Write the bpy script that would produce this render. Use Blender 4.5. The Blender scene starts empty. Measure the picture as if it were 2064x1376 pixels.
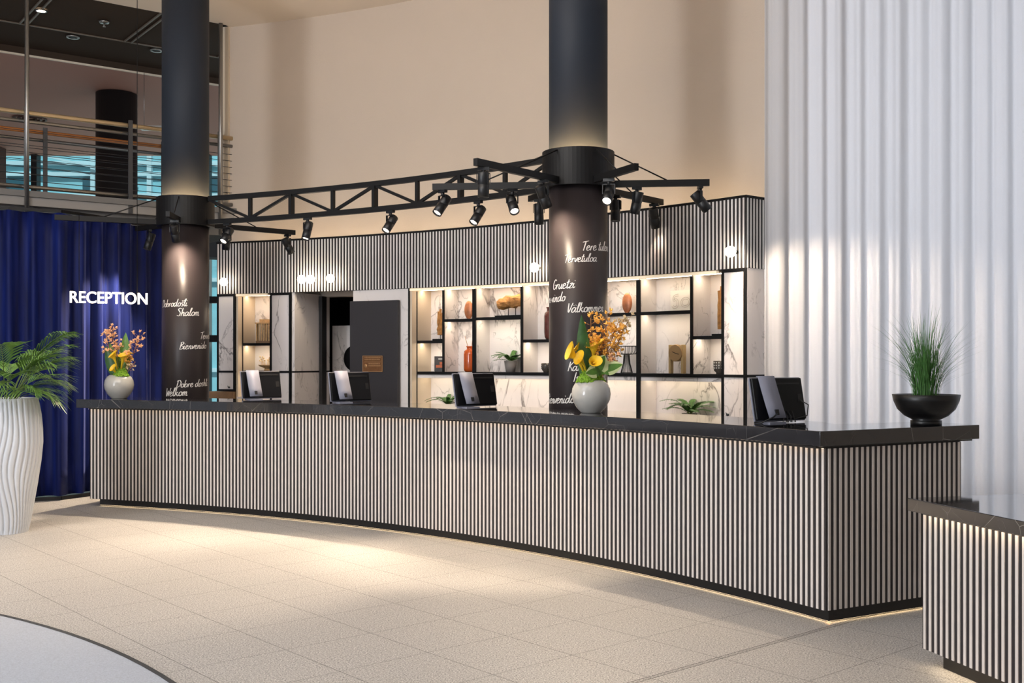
import bpy, math, random
from mathutils import Vector, Matrix
random.seed(7)
S = bpy.context.scene
COL = S.collection
PI = math.pi
# ---------------------------------------------------------------- frame of reference
F, CAMH, HZ, CX = 2200.0, 1.5, 726.0, 1032.0        # focal length in pixels of a 2064 wide frame, eye height, horizon row
CC, RC = Vector((-7.635, 1.012)), 10.767            # centre of the round lobby, radius of the reception counter
UC, RU = Vector((-7.569, 1.626)), 12.554            # centre and radius of the wall unit front

def at(x, y, d):
    return Vector(((x - CX) / F * d, d, CAMH + (HZ - y) / F * d))
def ground(x, y, z=0.0):
    return at(x, y, F * (CAMH - z) / (y - HZ))
def ray_circle(x, c, R):
    u = Vector(((x - CX) / F, 1.0)); a = u.dot(u); b = -2 * u.dot(c); k = c.dot(c) - R * R
    return (-b + math.sqrt(b * b - 4 * a * k)) / (2 * a)
def uphi(x, o=0.0):                                  # azimuth about the unit centre seen in column x on the ring at offset o
    d = ray_circle(x, UC, RU + o); p = Vector(((x - CX) / F * d, d)) - UC
    return math.atan2(p.y, p.x)
def uz(x, y, o=0.0):
    return CAMH + (HZ - y) / F * ray_circle(x, UC, RU + o)
def pol(c, R, ph, z=0.0):
    return Vector((c.x + R * math.cos(ph), c.y + R * math.sin(ph), z))
def cphi(x, R):
    d = ray_circle(x, CC, R); p = Vector(((x - CX) / F * d, d)) - CC
    return math.atan2(p.y, p.x)

# ---------------------------------------------------------------- materials
MATS = {}
def srgb(r, g, b):
    f = lambda v: (v / 12.92 if v <= .04045 else ((v + .055) / 1.055) ** 2.4)
    return (f(r / 255), f(g / 255), f(b / 255), 1)
def newmat(name):
    m = bpy.data.materials.new(name); m.use_nodes = True; MATS[name] = m
    nt = m.node_tree; b = nt.nodes['Principled BSDF']
    return m, nt, b
def mat(name, col, rough=.5, metal=0.0, bump=0.0, bscale=200, var=0.0, vscale=6, spec=None, coat=0, sheen=0, trans=0):
    m, nt, b = newmat(name)
    c = col if len(col) == 4 else (*col, 1)
    b.inputs['Base Color'].default_value = c; b.inputs['Roughness'].default_value = rough; b.inputs['Metallic'].default_value = metal
    if spec is not None: b.inputs['Specular IOR Level'].default_value = spec
    if coat: b.inputs['Coat Weight'].default_value = coat; b.inputs['Coat Roughness'].default_value = .1
    if sheen: b.inputs['Sheen Weight'].default_value = sheen; b.inputs['Sheen Roughness'].default_value = .35
    if trans: b.inputs['Transmission Weight'].default_value = trans
    tc = nt.nodes.new('ShaderNodeTexCoord')
    if var:
        n = nt.nodes.new('ShaderNodeTexNoise'); n.inputs['Scale'].default_value = vscale; n.inputs['Detail'].default_value = 5
        nt.links.new(tc.outputs['Object'], n.inputs['Vector'])
        r = nt.nodes.new('ShaderNodeValToRGB')
        r.color_ramp.elements[0].position = .3; r.color_ramp.elements[1].position = .7
        r.color_ramp.elements[0].color = tuple(v * (1 - var) for v in c[:3]) + (1,)
        r.color_ramp.elements[1].color = tuple(min(1, v * (1 + var)) for v in c[:3]) + (1,)
        nt.links.new(n.outputs['Fac'], r.inputs['Fac']); nt.links.new(r.outputs['Color'], b.inputs['Base Color'])
    if bump:
        n = nt.nodes.new('ShaderNodeTexNoise'); n.inputs['Scale'].default_value = bscale; n.inputs['Detail'].default_value = 4
        nt.links.new(tc.outputs['Object'], n.inputs['Vector'])
        bp = nt.nodes.new('ShaderNodeBump'); bp.inputs['Strength'].default_value = bump; bp.inputs['Distance'].default_value = .01
        nt.links.new(n.outputs['Fac'], bp.inputs['Height']); nt.links.new(bp.outputs['Normal'], b.inputs['Normal'])
    return m
def emis(name, col, strength):
    m, nt, b = newmat(name)
    b.inputs['Base Color'].default_value = (*col, 1); b.inputs['Emission Color'].default_value = (*col, 1)
    b.inputs['Emission Strength'].default_value = strength
    return m
def stone(name, base, vein, scale, width, rough, fine=True, mask=.5, grey=.0):
    m, nt, b = newmat(name); N = nt.nodes; L = nt.links
    geo = N.new('ShaderNodeNewGeometry')
    col = N.new('ShaderNodeRGB'); col.outputs[0].default_value = base; cur = col.outputs[0]
    def veinlayer(cur, sc, w, strength, seed, dist, mk):
        mp = N.new('ShaderNodeMapping'); mp.inputs['Location'].default_value = (seed, seed * 1.7, seed * .6)
        mp.inputs['Rotation'].default_value = (.4, .6 + seed, .3)
        mp.inputs['Scale'].default_value = (1.0, 1.0, .55)
        L.new(geo.outputs['Position'], mp.inputs['Vector'])
        n = N.new('ShaderNodeTexNoise'); n.inputs['Scale'].default_value = sc; n.inputs['Detail'].default_value = 6
        n.inputs['Roughness'].default_value = .52; n.inputs['Distortion'].default_value = dist
        L.new(mp.outputs['Vector'], n.inputs['Vector'])
        s = N.new('ShaderNodeMath'); s.operation = 'SUBTRACT'; s.inputs[1].default_value = .5; L.new(n.outputs['Fac'], s.inputs[0])
        a = N.new('ShaderNodeMath'); a.operation = 'ABSOLUTE'; L.new(s.outputs[0], a.inputs[0])
        mr = N.new('ShaderNodeMapRange'); mr.inputs['From Min'].default_value = 0; mr.inputs['From Max'].default_value = w
        mr.inputs['To Min'].default_value = 1; mr.inputs['To Max'].default_value = 0; L.new(a.outputs[0], mr.inputs['Value'])
        n2 = N.new('ShaderNodeTexNoise'); n2.inputs['Scale'].default_value = sc * .8; n2.inputs['Detail'].default_value = 2
        mp2 = N.new('ShaderNodeMapping'); mp2.inputs['Location'].default_value = (seed * 3 + 5, 2, 1); L.new(geo.outputs['Position'], mp2.inputs['Vector'])
        L.new(mp2.outputs['Vector'], n2.inputs['Vector'])
        mk2 = N.new('ShaderNodeMapRange'); mk2.inputs['From Min'].default_value = mk; mk2.inputs['From Max'].default_value = mk + .14; L.new(n2.outputs['Fac'], mk2.inputs['Value'])
        pw = N.new('ShaderNodeMath'); pw.operation = 'POWER'; pw.inputs[1].default_value = 1.6; L.new(mr.outputs[0], pw.inputs[0])
        mu = N.new('ShaderNodeMath'); mu.operation = 'MULTIPLY'; L.new(pw.outputs[0], mu.inputs[0]); L.new(mk2.outputs[0], mu.inputs[1])
        mu2 = N.new('ShaderNodeMath'); mu2.operation = 'MULTIPLY'; mu2.inputs[1].default_value = strength; L.new(mu.outputs[0], mu2.inputs[0])
        mx = N.new('ShaderNodeMix'); mx.data_type = 'RGBA'; L.new(mu2.outputs[0], mx.inputs[0]); L.new(cur, mx.inputs[6]); mx.inputs[7].default_value = vein
        return mx.outputs[2]
    cur = veinlayer(cur, scale, width, .85, 1.3, 1.2, mask)
    if fine: cur = veinlayer(cur, scale * 2.3, width * .8, .5, 4.1, .8, mask - .02)
    if grey: cur = veinlayer(cur, scale * .7, width * 6, grey, 7.7, 1.4, .42)
    L.new(cur, b.inputs['Base Color']); b.inputs['Roughness'].default_value = rough
    return m
def streaks(name, base, line, rough):
    """black stone crossed by thin straight pale streaks"""
    m, nt, b = newmat(name); N = nt.nodes; L = nt.links
    geo = N.new('ShaderNodeNewGeometry')
    n0 = N.new('ShaderNodeTexNoise'); n0.inputs['Scale'].default_value = 9; n0.inputs['Detail'].default_value = 5; L.new(geo.outputs['Position'], n0.inputs['Vector'])
    rp = N.new('ShaderNodeValToRGB'); rp.color_ramp.elements[0].color = tuple(v * .6 for v in base[:3]) + (1,); rp.color_ramp.elements[1].color = tuple(v * 1.8 for v in base[:3]) + (1,)
    L.new(n0.outputs['Fac'], rp.inputs['Fac']); cur = rp.outputs['Color']
    for i, (sc, w, st, mk) in enumerate(((3.0, .0052, .8, .50), (6.2, .007, .5, .52), (11, .012, .16, .5))):
        mp = N.new('ShaderNodeMapping'); mp.inputs['Location'].default_value = (i * 1.7, i * .9, i); mp.inputs['Rotation'].default_value = (.3 * i, .5, .4 + i); mp.inputs['Scale'].default_value = (1, 1, .8)
        L.new(geo.outputs['Position'], mp.inputs['Vector'])
        v = N.new('ShaderNodeTexVoronoi'); v.feature = 'DISTANCE_TO_EDGE'; v.inputs['Scale'].default_value = sc; L.new(mp.outputs['Vector'], v.inputs['Vector'])
        mr = N.new('ShaderNodeMapRange'); mr.inputs['From Max'].default_value = w; mr.inputs['To Min'].default_value = st; mr.inputs['To Max'].default_value = 0; L.new(v.outputs['Distance'], mr.inputs['Value'])
        n = N.new('ShaderNodeTexNoise'); n.inputs['Scale'].default_value = 2.6 + i; L.new(mp.outputs['Vector'], n.inputs['Vector'])
        k = N.new('ShaderNodeMapRange'); k.inputs['From Min'].default_value = mk; k.inputs['From Max'].default_value = mk + .12; L.new(n.outputs['Fac'], k.inputs['Value'])
        mu = N.new('ShaderNodeMath'); mu.operation = 'MULTIPLY'; L.new(mr.outputs[0], mu.inputs[0]); L.new(k.outputs[0], mu.inputs[1])
        mx = N.new('ShaderNodeMix'); mx.data_type = 'RGBA'; L.new(mu.outputs[0], mx.inputs[0]); L.new(cur, mx.inputs[6]); mx.inputs[7].default_value = line; cur = mx.outputs[2]
    L.new(cur, b.inputs['Base Color']); b.inputs['Roughness'].default_value = rough
    b.inputs['Coat Weight'].default_value = .7; b.inputs['Coat Roughness'].default_value = .03
    return m

mat('light_slat', srgb(232, 223, 216), .55, var=.04, vscale=9)
mat('white_slat', srgb(244, 240, 238), .5, var=.03, vscale=9)
mat('dark_board', srgb(44, 40, 42), .6)
mat('black_metal', srgb(13, 13, 15), .5, spec=.3)
mat('lamp_black', srgb(20, 22, 26), .42)
mat('plinth_black', srgb(20, 18, 18), .4)
streaks('black_marble', srgb(33, 33, 37), srgb(150, 146, 142), .07)
stone('white_marble', srgb(242, 236, 234), srgb(96, 88, 87), 1.75, .024, .25, True, .48, .05)
mat('plaster', srgb(203, 189, 174), .85, bump=.25, bscale=60, var=.02, vscale=1.5)
mat('ceiling_white', srgb(232, 220, 206), .9)
mat('ceiling_dark', srgb(66, 54, 45), .85, spec=.1)
mat('ceiling_groove', srgb(112, 100, 88), .5)
mat('column_navy', srgb(36, 42, 52), .6, spec=.25)
mat('column_black', srgb(52, 46, 47), .36, spec=.28)
mat('letter_white', srgb(240, 236, 230), .6)
mat('steel', srgb(160, 158, 155), .35, .9)
mat('steel_dark', srgb(90, 92, 96), .4, .8)
mat('rail_pale', srgb(214, 190, 152), .3, .5)
mat('rail_wood', srgb(196, 128, 74), .4)
mat('concrete', srgb(158, 154, 150), .8)
mat('slab_grey', srgb(120, 118, 116), .7)
mat('door_charcoal', srgb(48, 46, 50), .5)
mat('passage_black', srgb(22, 21, 23), .55)
mat('wood_brown', srgb(140, 110, 80), .5, var=.2, vscale=8)
mat('screen_black', srgb(14, 15, 19), .35, spec=.3)
mat('silver', srgb(142, 144, 160), .6)
mat('vase_ceramic', srgb(188, 186, 180), .22, coat=.5, var=.04, vscale=9)
mat('planter_white', srgb(214, 217, 222), .55)
mat('palm_leaf', srgb(112, 150, 74), .45, var=.35, vscale=14)
mat('palm_stem', srgb(110, 130, 70), .5)
mat('fern_leaf', srgb(66, 116, 48), .5, var=.35, vscale=20)
mat('grass_leaf', srgb(78, 126, 62), .5, var=.35, vscale=25)
mat('soil', srgb(60, 48, 38), .9, bump=.6, bscale=120)
mat('pebble', srgb(168, 160, 152), .6, var=.3, vscale=40)
mat('bowl_black', srgb(20, 20, 21), .38)
mat('pot_grey', srgb(150, 142, 136), .7)
mat('lily_yellow', srgb(250, 205, 50), .45, var=.1, vscale=30)
mat('blossom_orange', srgb(252, 186, 82), .5, var=.12, vscale=60)
mat('blossom_coral', srgb(252, 190, 140), .5, var=.12, vscale=60)
mat('twig', srgb(170, 120, 66), .6)
mat('leaf_green', srgb(88, 130, 48), .4, var=.3, vscale=18)
mat('leaf_pale', srgb(214, 222, 160), .4, var=.1, vscale=18)
mat('leaf_dark', srgb(52, 90, 42), .4, var=.3, vscale=18)
mat('moss', srgb(126, 168, 44), .8, var=.4, vscale=60, bump=.6, bscale=90)
mat('dry_grass', srgb(226, 202, 158), .7)
mat('driftwood', srgb(176, 124, 66), .7, var=.35, vscale=22, bump=.8, bscale=40)
mat('copper', srgb(196, 126, 86), .4, .25, var=.25, vscale=16)
mat('brass', srgb(222, 194, 140), .35, .4)
mat('brass_face', srgb(196, 160, 112), .35, .5)
mat('bronze', srgb(134, 92, 58), .4, .5, var=.12, vscale=30)
mat('bronze_light', srgb(190, 148, 104), .4, .5)
mat('amber_glass', srgb(212, 98, 46), .12, coat=.5, var=.1, vscale=10)
mat('plum_glass', srgb(104, 58, 52), .15, coat=.5, var=.3, vscale=14)
mat('smoke_glass', srgb(84, 78, 72), .2, var=.2, vscale=40)
mat('lantern_wood', srgb(218, 184, 136), .6, var=.2, vscale=30)
mat('book_dark', srgb(50, 44, 42), .5, var=.4, vscale=30)
mat('book_spine', srgb(205, 202, 196), .6)
mat('book_orange', srgb(190, 100, 60), .6)
mat('card_white', srgb(244, 240, 234), .6)
mat('card_line', srgb(190, 178, 166), .6)
mat('rug_grey', srgb(204, 209, 219), .95, bump=.8, bscale=420, var=.12, vscale=130)
mat('rug_edge', srgb(64, 66, 70), .8)
mat('cable_black', srgb(16, 16, 17), .5)
mat('white_trim', srgb(226, 210, 188), .5)
mat('exterior_teal', srgb(150, 200, 208), .4, var=.12, vscale=1.2)
mat('exterior_pale', srgb(206, 226, 230), .5)
mat('exterior_dark', srgb(52, 92, 104), .4)
mat('mullion_black', srgb(24, 24, 28), .5)
mat('tree_dark', srgb(22, 30, 24), .8)
mat('brown_wall', srgb(86, 62, 54), .7)
WARM = (1.0, .72, .42)
emis('led_warm', (1.0, .74, .46), 5.0)
emis('led_shelf', (1.0, .82, .60), 27.0)
emis('led_back', (1.0, .82, .60), 14.0)
emis('led_low', (1.0, .80, .54), 14.0)
emis('led_collar', (1.0, .66, .32), 190.0)
emis('led_floor', (1.0, .76, .46), 4.0)
emis('led_line', (1.0, .82, .58), .55)
emis('led_wall', (1.0, .76, .48), 19.0)
emis('led_cove', (1.0, .76, .48), 10.0)
emis('globe_lit', (1.0, .82, .60), 18.0)
emis('lens_lit', (1.0, .86, .70), 9.0)
emis('sign_lit', (1.0, .86, .68), 3.0)
emis('downlight_lit', (1.0, .82, .58), 14.0)

def glassmat():
    m, nt, b = newmat('teal_glass'); N = nt.nodes; L = nt.links; N.remove(b)
    t = N.new('ShaderNodeBsdfTransparent'); t.inputs[0].default_value = (.80, .95, .97, 1)
    g = N.new('ShaderNodeBsdfGlossy'); g.inputs['Roughness'].default_value = .03
    n = N.new('ShaderNodeTexNoise'); n.inputs['Scale'].default_value = .5
    mx = N.new('ShaderNodeMixShader'); mx.inputs[0].default_value = .06
    L.new(t.outputs[0], mx.inputs[1]); L.new(g.outputs[0], mx.inputs[2]); L.new(mx.outputs[0], N['Material Output'].inputs['Surface'])
glassmat()
def velvet():
    m, nt, b = newmat('blue_velvet'); N = nt.nodes; L = nt.links
    tc = N.new('ShaderNodeTexCoord'); mp = N.new('ShaderNodeMapping'); mp.inputs['Scale'].default_value = (6, 6, .5); L.new(tc.outputs['Object'], mp.inputs['Vector'])
    n = N.new('ShaderNodeTexNoise'); n.inputs['Scale'].default_value = 2; n.inputs['Detail'].default_value = 4; L.new(mp.outputs['Vector'], n.inputs['Vector'])
    r = N.new('ShaderNodeValToRGB'); r.color_ramp.elements[0].color = srgb(5, 11, 52); r.color_ramp.elements[1].color = srgb(11, 30, 100)
    r.color_ramp.elements[0].position = .3; r.color_ramp.elements[1].position = .75
    L.new(n.outputs['Fac'], r.inputs['Fac']); L.new(r.outputs['Color'], b.inputs['Base Color'])
    b.inputs['Roughness'].default_value = .6; b.inputs['Sheen Weight'].default_value = .55; b.inputs['Sheen Roughness'].default_value = .3
    b.inputs['Sheen Tint'].default_value = (.35, .42, 1, 1); b.inputs['Specular IOR Level'].default_value = .2
velvet()
def sheer():
    m, nt, b = newmat('sheer_cloth'); N = nt.nodes; L = nt.links; N.remove(b)
    tc = N.new('ShaderNodeTexCoord'); mp = N.new('ShaderNodeMapping'); mp.inputs['Scale'].default_value = (140, 140, 140); L.new(tc.outputs['Object'], mp.inputs['Vector'])
    n = N.new('ShaderNodeTexNoise'); n.inputs['Scale'].default_value = 3; L.new(mp.outputs['Vector'], n.inputs['Vector'])
    r = N.new('ShaderNodeValToRGB'); r.color_ramp.elements[0].color = (.74, .74, .76, 1); r.color_ramp.elements[1].color = (.86, .86, .88, 1); L.new(n.outputs['Fac'], r.inputs['Fac'])
    d = N.new('ShaderNodeBsdfDiffuse'); t = N.new('ShaderNodeBsdfTranslucent'); L.new(r.outputs['Color'], d.inputs[0]); L.new(r.outputs['Color'], t.inputs[0])
    mx = N.new('ShaderNodeMixShader'); mx.inputs[0].default_value = .45; L.new(d.outputs[0], mx.inputs[1]); L.new(t.outputs[0], mx.inputs[2])
    tr = N.new('ShaderNodeBsdfTransparent'); m2 = N.new('ShaderNodeMixShader'); m2.inputs[0].default_value = .0
    L.new(mx.outputs[0], m2.inputs[1]); L.new(tr.outputs[0], m2.inputs[2]); L.new(m2.outputs[0], N['Material Output'].inputs['Surface'])
sheer()
def granite():
    m, nt, b = newmat('granite_tiles'); N = nt.nodes; L = nt.links
    geo = N.new('ShaderNodeNewGeometry')
    n1 = N.new('ShaderNodeTexNoise'); n1.inputs['Scale'].default_value = 120; n1.inputs['Detail'].default_value = 3; n1.inputs['Roughness'].default_value = .7
    L.new(geo.outputs['Position'], n1.inputs['Vector'])
    r = N.new('ShaderNodeValToRGB'); e = r.color_ramp.elements
    e[0].position = .3; e[0].color = srgb(84, 80, 78); e[1].position = .70; e[1].color = srgb(240, 236, 230)
    k = e.new(.44); k.color = srgb(166, 161, 156); k = e.new(.56); k.color = srgb(202, 197, 191)
    L.new(n1.outputs['Fac'], r.inputs['Fac'])
    v = N.new('ShaderNodeTexVoronoi'); v.inputs['Scale'].default_value = 85; L.new(geo.outputs['Position'], v.inputs['Vector'])
    vr = N.new('ShaderNodeMapRange'); vr.inputs['From Min'].default_value = .16; vr.inputs['From Max'].default_value = .30; vr.inputs['To Min'].default_value = .62; vr.inputs['To Max'].default_value = 0
    L.new(v.outputs['Distance'], vr.inputs['Value'])
    m1 = N.new('ShaderNodeMix'); m1.data_type = 'RGBA'; L.new(vr.outputs[0], m1.inputs[0]); L.new(r.outputs['Color'], m1.inputs[6]); m1.inputs[7].default_value = srgb(70, 66, 64)
    sx = N.new('ShaderNodeSeparateXYZ'); L.new(geo.outputs['Position'], sx.inputs[0])
    def line(nx, ny, off, per, w):
        a = N.new('ShaderNodeMath'); a.operation = 'MULTIPLY'; a.inputs[1].default_value = nx; L.new(sx.outputs[0], a.inputs[0])
        c = N.new('ShaderNodeMath'); c.operation = 'MULTIPLY_ADD'; c.inputs[1].default_value = ny; L.new(sx.outputs[1], c.inputs[0]); L.new(a.outputs[0], c.inputs[2])
        s = N.new('ShaderNodeMath'); s.operation = 'SUBTRACT'; s.inputs[1].default_value = off; L.new(c.outputs[0], s.inputs[0])
        if per:
            p = N.new('ShaderNodeMath'); p.operation = 'PINGPONG'; p.inputs[1].default_value = per / 2; L.new(s.outputs[0], p.inputs[0])
        else:
            p = N.new('ShaderNodeMath'); p.operation = 'ABSOLUTE'; L.new(s.outputs[0], p.inputs[0])
        l = N.new('ShaderNodeMath'); l.operation = 'LESS_THAN'; l.inputs[1].default_value = w; L.new(p.outputs[0], l.inputs[0])
        return l.outputs[0]
    def mx(a, b_):
        q = N.new('ShaderNodeMath'); q.operation = 'MAXIMUM'; L.new(a, q.inputs[0]); L.new(b_, q.inputs[1]); return q.outputs[0]
    thin = mx(line(.755, .655, 3.346, .525, .0024), line(-.655, .755, 3.469, .525, .0020))
    wide = mx(line(-.655, .755, 3.457, 0, .003), line(-.655, .755, 3.483, 0, .003))
    h = N.new('ShaderNodeMath'); h.operation = 'MULTIPLY'; h.inputs[1].default_value = .75; L.new(thin, h.inputs[0])
    tot = mx(h.outputs[0], wide)
    m2 = N.new('ShaderNodeMix'); m2.data_type = 'RGBA'; L.new(tot, m2.inputs[0]); L.new(m1.outputs[2], m2.inputs[6]); m2.inputs[7].default_value = srgb(74, 68, 64)
    L.new(m2.outputs[2], b.inputs['Base Color']); b.inputs['Roughness'].default_value = .5; b.inputs['Specular IOR Level'].default_value = .35
granite()
def perforated():
    m, nt, b = newmat('ceiling_perforated'); N = nt.nodes; L = nt.links
    geo = N.new('ShaderNodeNewGeometry'); v = N.new('ShaderNodeTexVoronoi'); v.inputs['Scale'].default_value = 30; v.inputs['Randomness'].default_value = 0
    L.new(geo.outputs['Position'], v.inputs['Vector'])
    r = N.new('ShaderNodeMapRange'); r.inputs['From Min'].default_value = .22; r.inputs['From Max'].default_value = .3; L.new(v.outputs['Distance'], r.inputs['Value'])
    mx = N.new('ShaderNodeMix'); mx.data_type = 'RGBA'; L.new(r.outputs[0], mx.inputs[0]); mx.inputs[6].default_value = srgb(104, 72, 62); mx.inputs[7].default_value = srgb(182, 136, 120)
    L.new(mx.outputs[2], b.inputs['Base Color']); b.inputs['Roughness'].default_value = .8
perforated()

# ---------------------------------------------------------------- mesh building
class MB:
    def __init__(s): s.v = []; s.f = []; s.m = []; s.sm = []
    def add(s, vs, fs, mi=0, smooth=False):
        o = len(s.v); s.v += [Vector(p) for p in vs]
        for f in fs: s.f.append(tuple(i + o for i in f)); s.m.append(mi); s.sm.append(smooth)
        return s
    def box(s, c, size, rot=None, mi=0):
        hx, hy, hz = size[0] / 2, size[1] / 2, size[2] / 2
        vs = [Vector((x, y, z)) for x in (-hx, hx) for y in (-hy, hy) for z in (-hz, hz)]
        if rot is not None: vs = [rot @ p for p in vs]
        vs = [p + Vector(c) for p in vs]
        return s.add(vs, [(0, 1, 3, 2), (4, 6, 7, 5), (0, 4, 5, 1), (2, 3, 7, 6), (0, 2, 6, 4), (1, 5, 7, 3)], mi)
    def bar(s, a, b, w, h, mi=0, up=Vector((0, 0, 1))):
        a, b = Vector(a), Vector(b); x = (b - a); l = x.length; x.normalize()
        y = up.cross(x)
        if y.length < 1e-4: y = Vector((0, 1, 0)).cross(x)
        y.normalize(); z = x.cross(y)
        R = Matrix((x, y, z)).transposed()
        return s.box((a + b) / 2, (l, w, h), R, mi)
    def prism(s, poly, z0, z1, mi=0):
        n = len(poly)
        vs = [(p[0], p[1], z0) for p in poly] + [(p[0], p[1], z1) for p in poly]
        fs = [tuple(range(n - 1, -1, -1)), tuple(range(n, 2 * n))] + [(i, (i + 1) % n, n + (i + 1) % n, n + i) for i in range(n)]
        return s.add(vs, fs, mi)
    def arc(s, c, r0, r1, p0, p1, z0, z1, n=16, mi=0):
        vs = []; fs = []
        for i in range(n + 1):
            p = p0 + (p1 - p0) * i / n
            for r in (r0, r1):
                for z in (z0, z1): vs.append(pol(c, r, p, z))
        for i in range(n):
            a = i * 4; b = a + 4
            fs += [(a, b, b + 1, a + 1), (a + 2, a + 3, b + 3, b + 2), (a, a + 2, b + 2, b), (a + 1, b + 1, b + 3, a + 3)]
        fs += [(0, 1, 3, 2), (n * 4, n * 4 + 2, n * 4 + 3, n * 4 + 1)]
        return s.add(vs, fs, mi)
    def tube(s, pts, r, seg=8, mi=0, cap=True, smooth=True):
        pts = [Vector(p) for p in pts]; n = len(pts); rs = r if isinstance(r, (list, tuple)) else [r] * n
        vs = []; fs = []; prev = None
        for i, p in enumerate(pts):
            t = (pts[min(i + 1, n - 1)] - pts[max(i - 1, 0)]); t.normalize()
            if prev is None:
                u = t.orthogonal().normalized()
            else:
                u = prev - t * prev.dot(t)
                u = u.normalized() if u.length > 1e-6 else t.orthogonal().normalized()
            prev = u; w = t.cross(u)
            for k in range(seg):
                a = 2 * PI * k / seg; vs.append(p + (u * math.cos(a) + w * math.sin(a)) * rs[i])
        for i in range(n - 1):
            for k in range(seg):
                fs.append((i * seg + k, i * seg + (k + 1) % seg, (i + 1) * seg + (k + 1) % seg, (i + 1) * seg + k))
        if cap: fs += [tuple(range(seg - 1, -1, -1)), tuple((n - 1) * seg + k for k in range(seg))]
        return s.add(vs, fs, mi, smooth)
    def lathe(s, c, prof, seg=32, mi=0, axis=None, smooth=True, cap=True):
        c = Vector(c); vs = []; fs = []; n = len(prof)
        R = Matrix.Identity(3)
        if axis is not None: R = Vector((0, 0, 1)).rotation_difference(Vector(axis)).to_matrix()
        for (r, z) in prof:
            for k in range(seg):
                a = 2 * PI * k / seg; vs.append(R @ Vector((r * math.cos(a), r * math.sin(a), z)) + c)
        for i in range(n - 1):
            for k in range(seg):
                fs.append((i * seg + k, i * seg + (k + 1) % seg, (i + 1) * seg + (k + 1) % seg, (i + 1) * seg + k))
        if cap:
            if prof[0][0] > 1e-5: fs.append(tuple(range(seg - 1, -1, -1)))
            if prof[-1][0] > 1e-5: fs.append(tuple((n - 1) * seg + k for k in range(seg)))
        return s.add(vs, fs, mi, smooth)
    def ball(s, c, r, seg=10, mi=0, sc=(1, 1, 1)):
        vs = []; fs = []; c = Vector(c); m = max(4, seg // 2 + 1)
        for i in range(m + 1):
            t = PI * i / m
            for k in range(seg):
                a = 2 * PI * k / seg
                vs.append(c + Vector((r * sc[0] * math.sin(t) * math.cos(a), r * sc[1] * math.sin(t) * math.sin(a), r * sc[2] * math.cos(t))))
        for i in range(m):
            for k in range(seg): fs.append((i * seg + k, (i + 1) * seg + k, (i + 1) * seg + (k + 1) % seg, i * seg + (k + 1) % seg))
        return s.add(vs, fs, mi, True)
    def grid(s, rows, mi=0, smooth=True):
        n = len(rows[0]); vs = [p for r in rows for p in r]; fs = []
        for i in range(len(rows) - 1):
            for k in range(n - 1): fs.append((i * n + k, i * n + k + 1, (i + 1) * n + k + 1, (i + 1) * n + k))
        return s.add(vs, fs, mi, smooth)

def obj(name, mb, mats, parent=None, bevel=0, solid=0, **props):
    me = bpy.data.meshes.new(name)
    off = parent_loc(parent)
    me.from_pydata([tuple(p - off) for p in mb.v], [], mb.f)
    for m in (mats if isinstance(mats, (list, tuple)) else [mats]): me.materials.append(MATS[m])
    me.polygons.foreach_set('material_index', mb.m); me.polygons.foreach_set('use_smooth', mb.sm); me.update()
    o = bpy.data.objects.new(name, me); COL.objects.link(o)
    if parent is not None: o.parent = parent
    if bevel:
        b = o.modifiers.new('edge', 'BEVEL'); b.width = bevel; b.segments = 2; b.limit_method = 'ANGLE'
    if solid:
        b = o.modifiers.new('thick', 'SOLIDIFY'); b.thickness = solid; b.offset = 0
    for k, v in props.items(): o[k] = v
    return o
def parent_loc(o):
    l = Vector((0, 0, 0))
    while o is not None: l += o.location; o = o.parent
    return l
def thing(name, label, cat, loc=(0, 0, 0), group=None):
    o = bpy.data.objects.new(name, None); COL.objects.link(o); o.location = loc; o.empty_display_size = .1
    o['label'] = label; o['category'] = cat; o['kind'] = 'thing'
    if group: o['group'] = group
    return o
def tag(o, label, cat, group=None, kind='thing'):
    o['label'] = label; o['category'] = cat; o['kind'] = kind
    if group: o['group'] = group
    return o
def struct(name, mb, mats, label=None, cat=None, **k):
    o = obj(name, mb, mats, **k); o['kind'] = 'structure'
    if label: o['label'] = label
    if cat: o['category'] = cat
    return o
def area(name, loc, target, sx, sy, power, col):
    l = bpy.data.lights.new(name, 'AREA'); l.shape = 'RECTANGLE'; l.size = sx; l.size_y = sy; l.energy = power; l.color = col
    o = bpy.data.objects.new(name, l); COL.objects.link(o); o.location = loc
    o.rotation_euler = (Vector(target) - Vector(loc)).to_track_quat('-Z', 'Y').to_euler(); return o
def spot(name, loc, d, power, size, blend, col, rad=.03):
    l = bpy.data.lights.new(name, 'SPOT'); l.energy = power; l.spot_size = math.radians(size); l.spot_blend = blend; l.color = col; l.shadow_soft_size = rad
    o = bpy.data.objects.new(name, l); COL.objects.link(o); o.location = loc
    o.rotation_euler = Vector(d).to_track_quat('-Z', 'Y').to_euler(); return o

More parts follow.
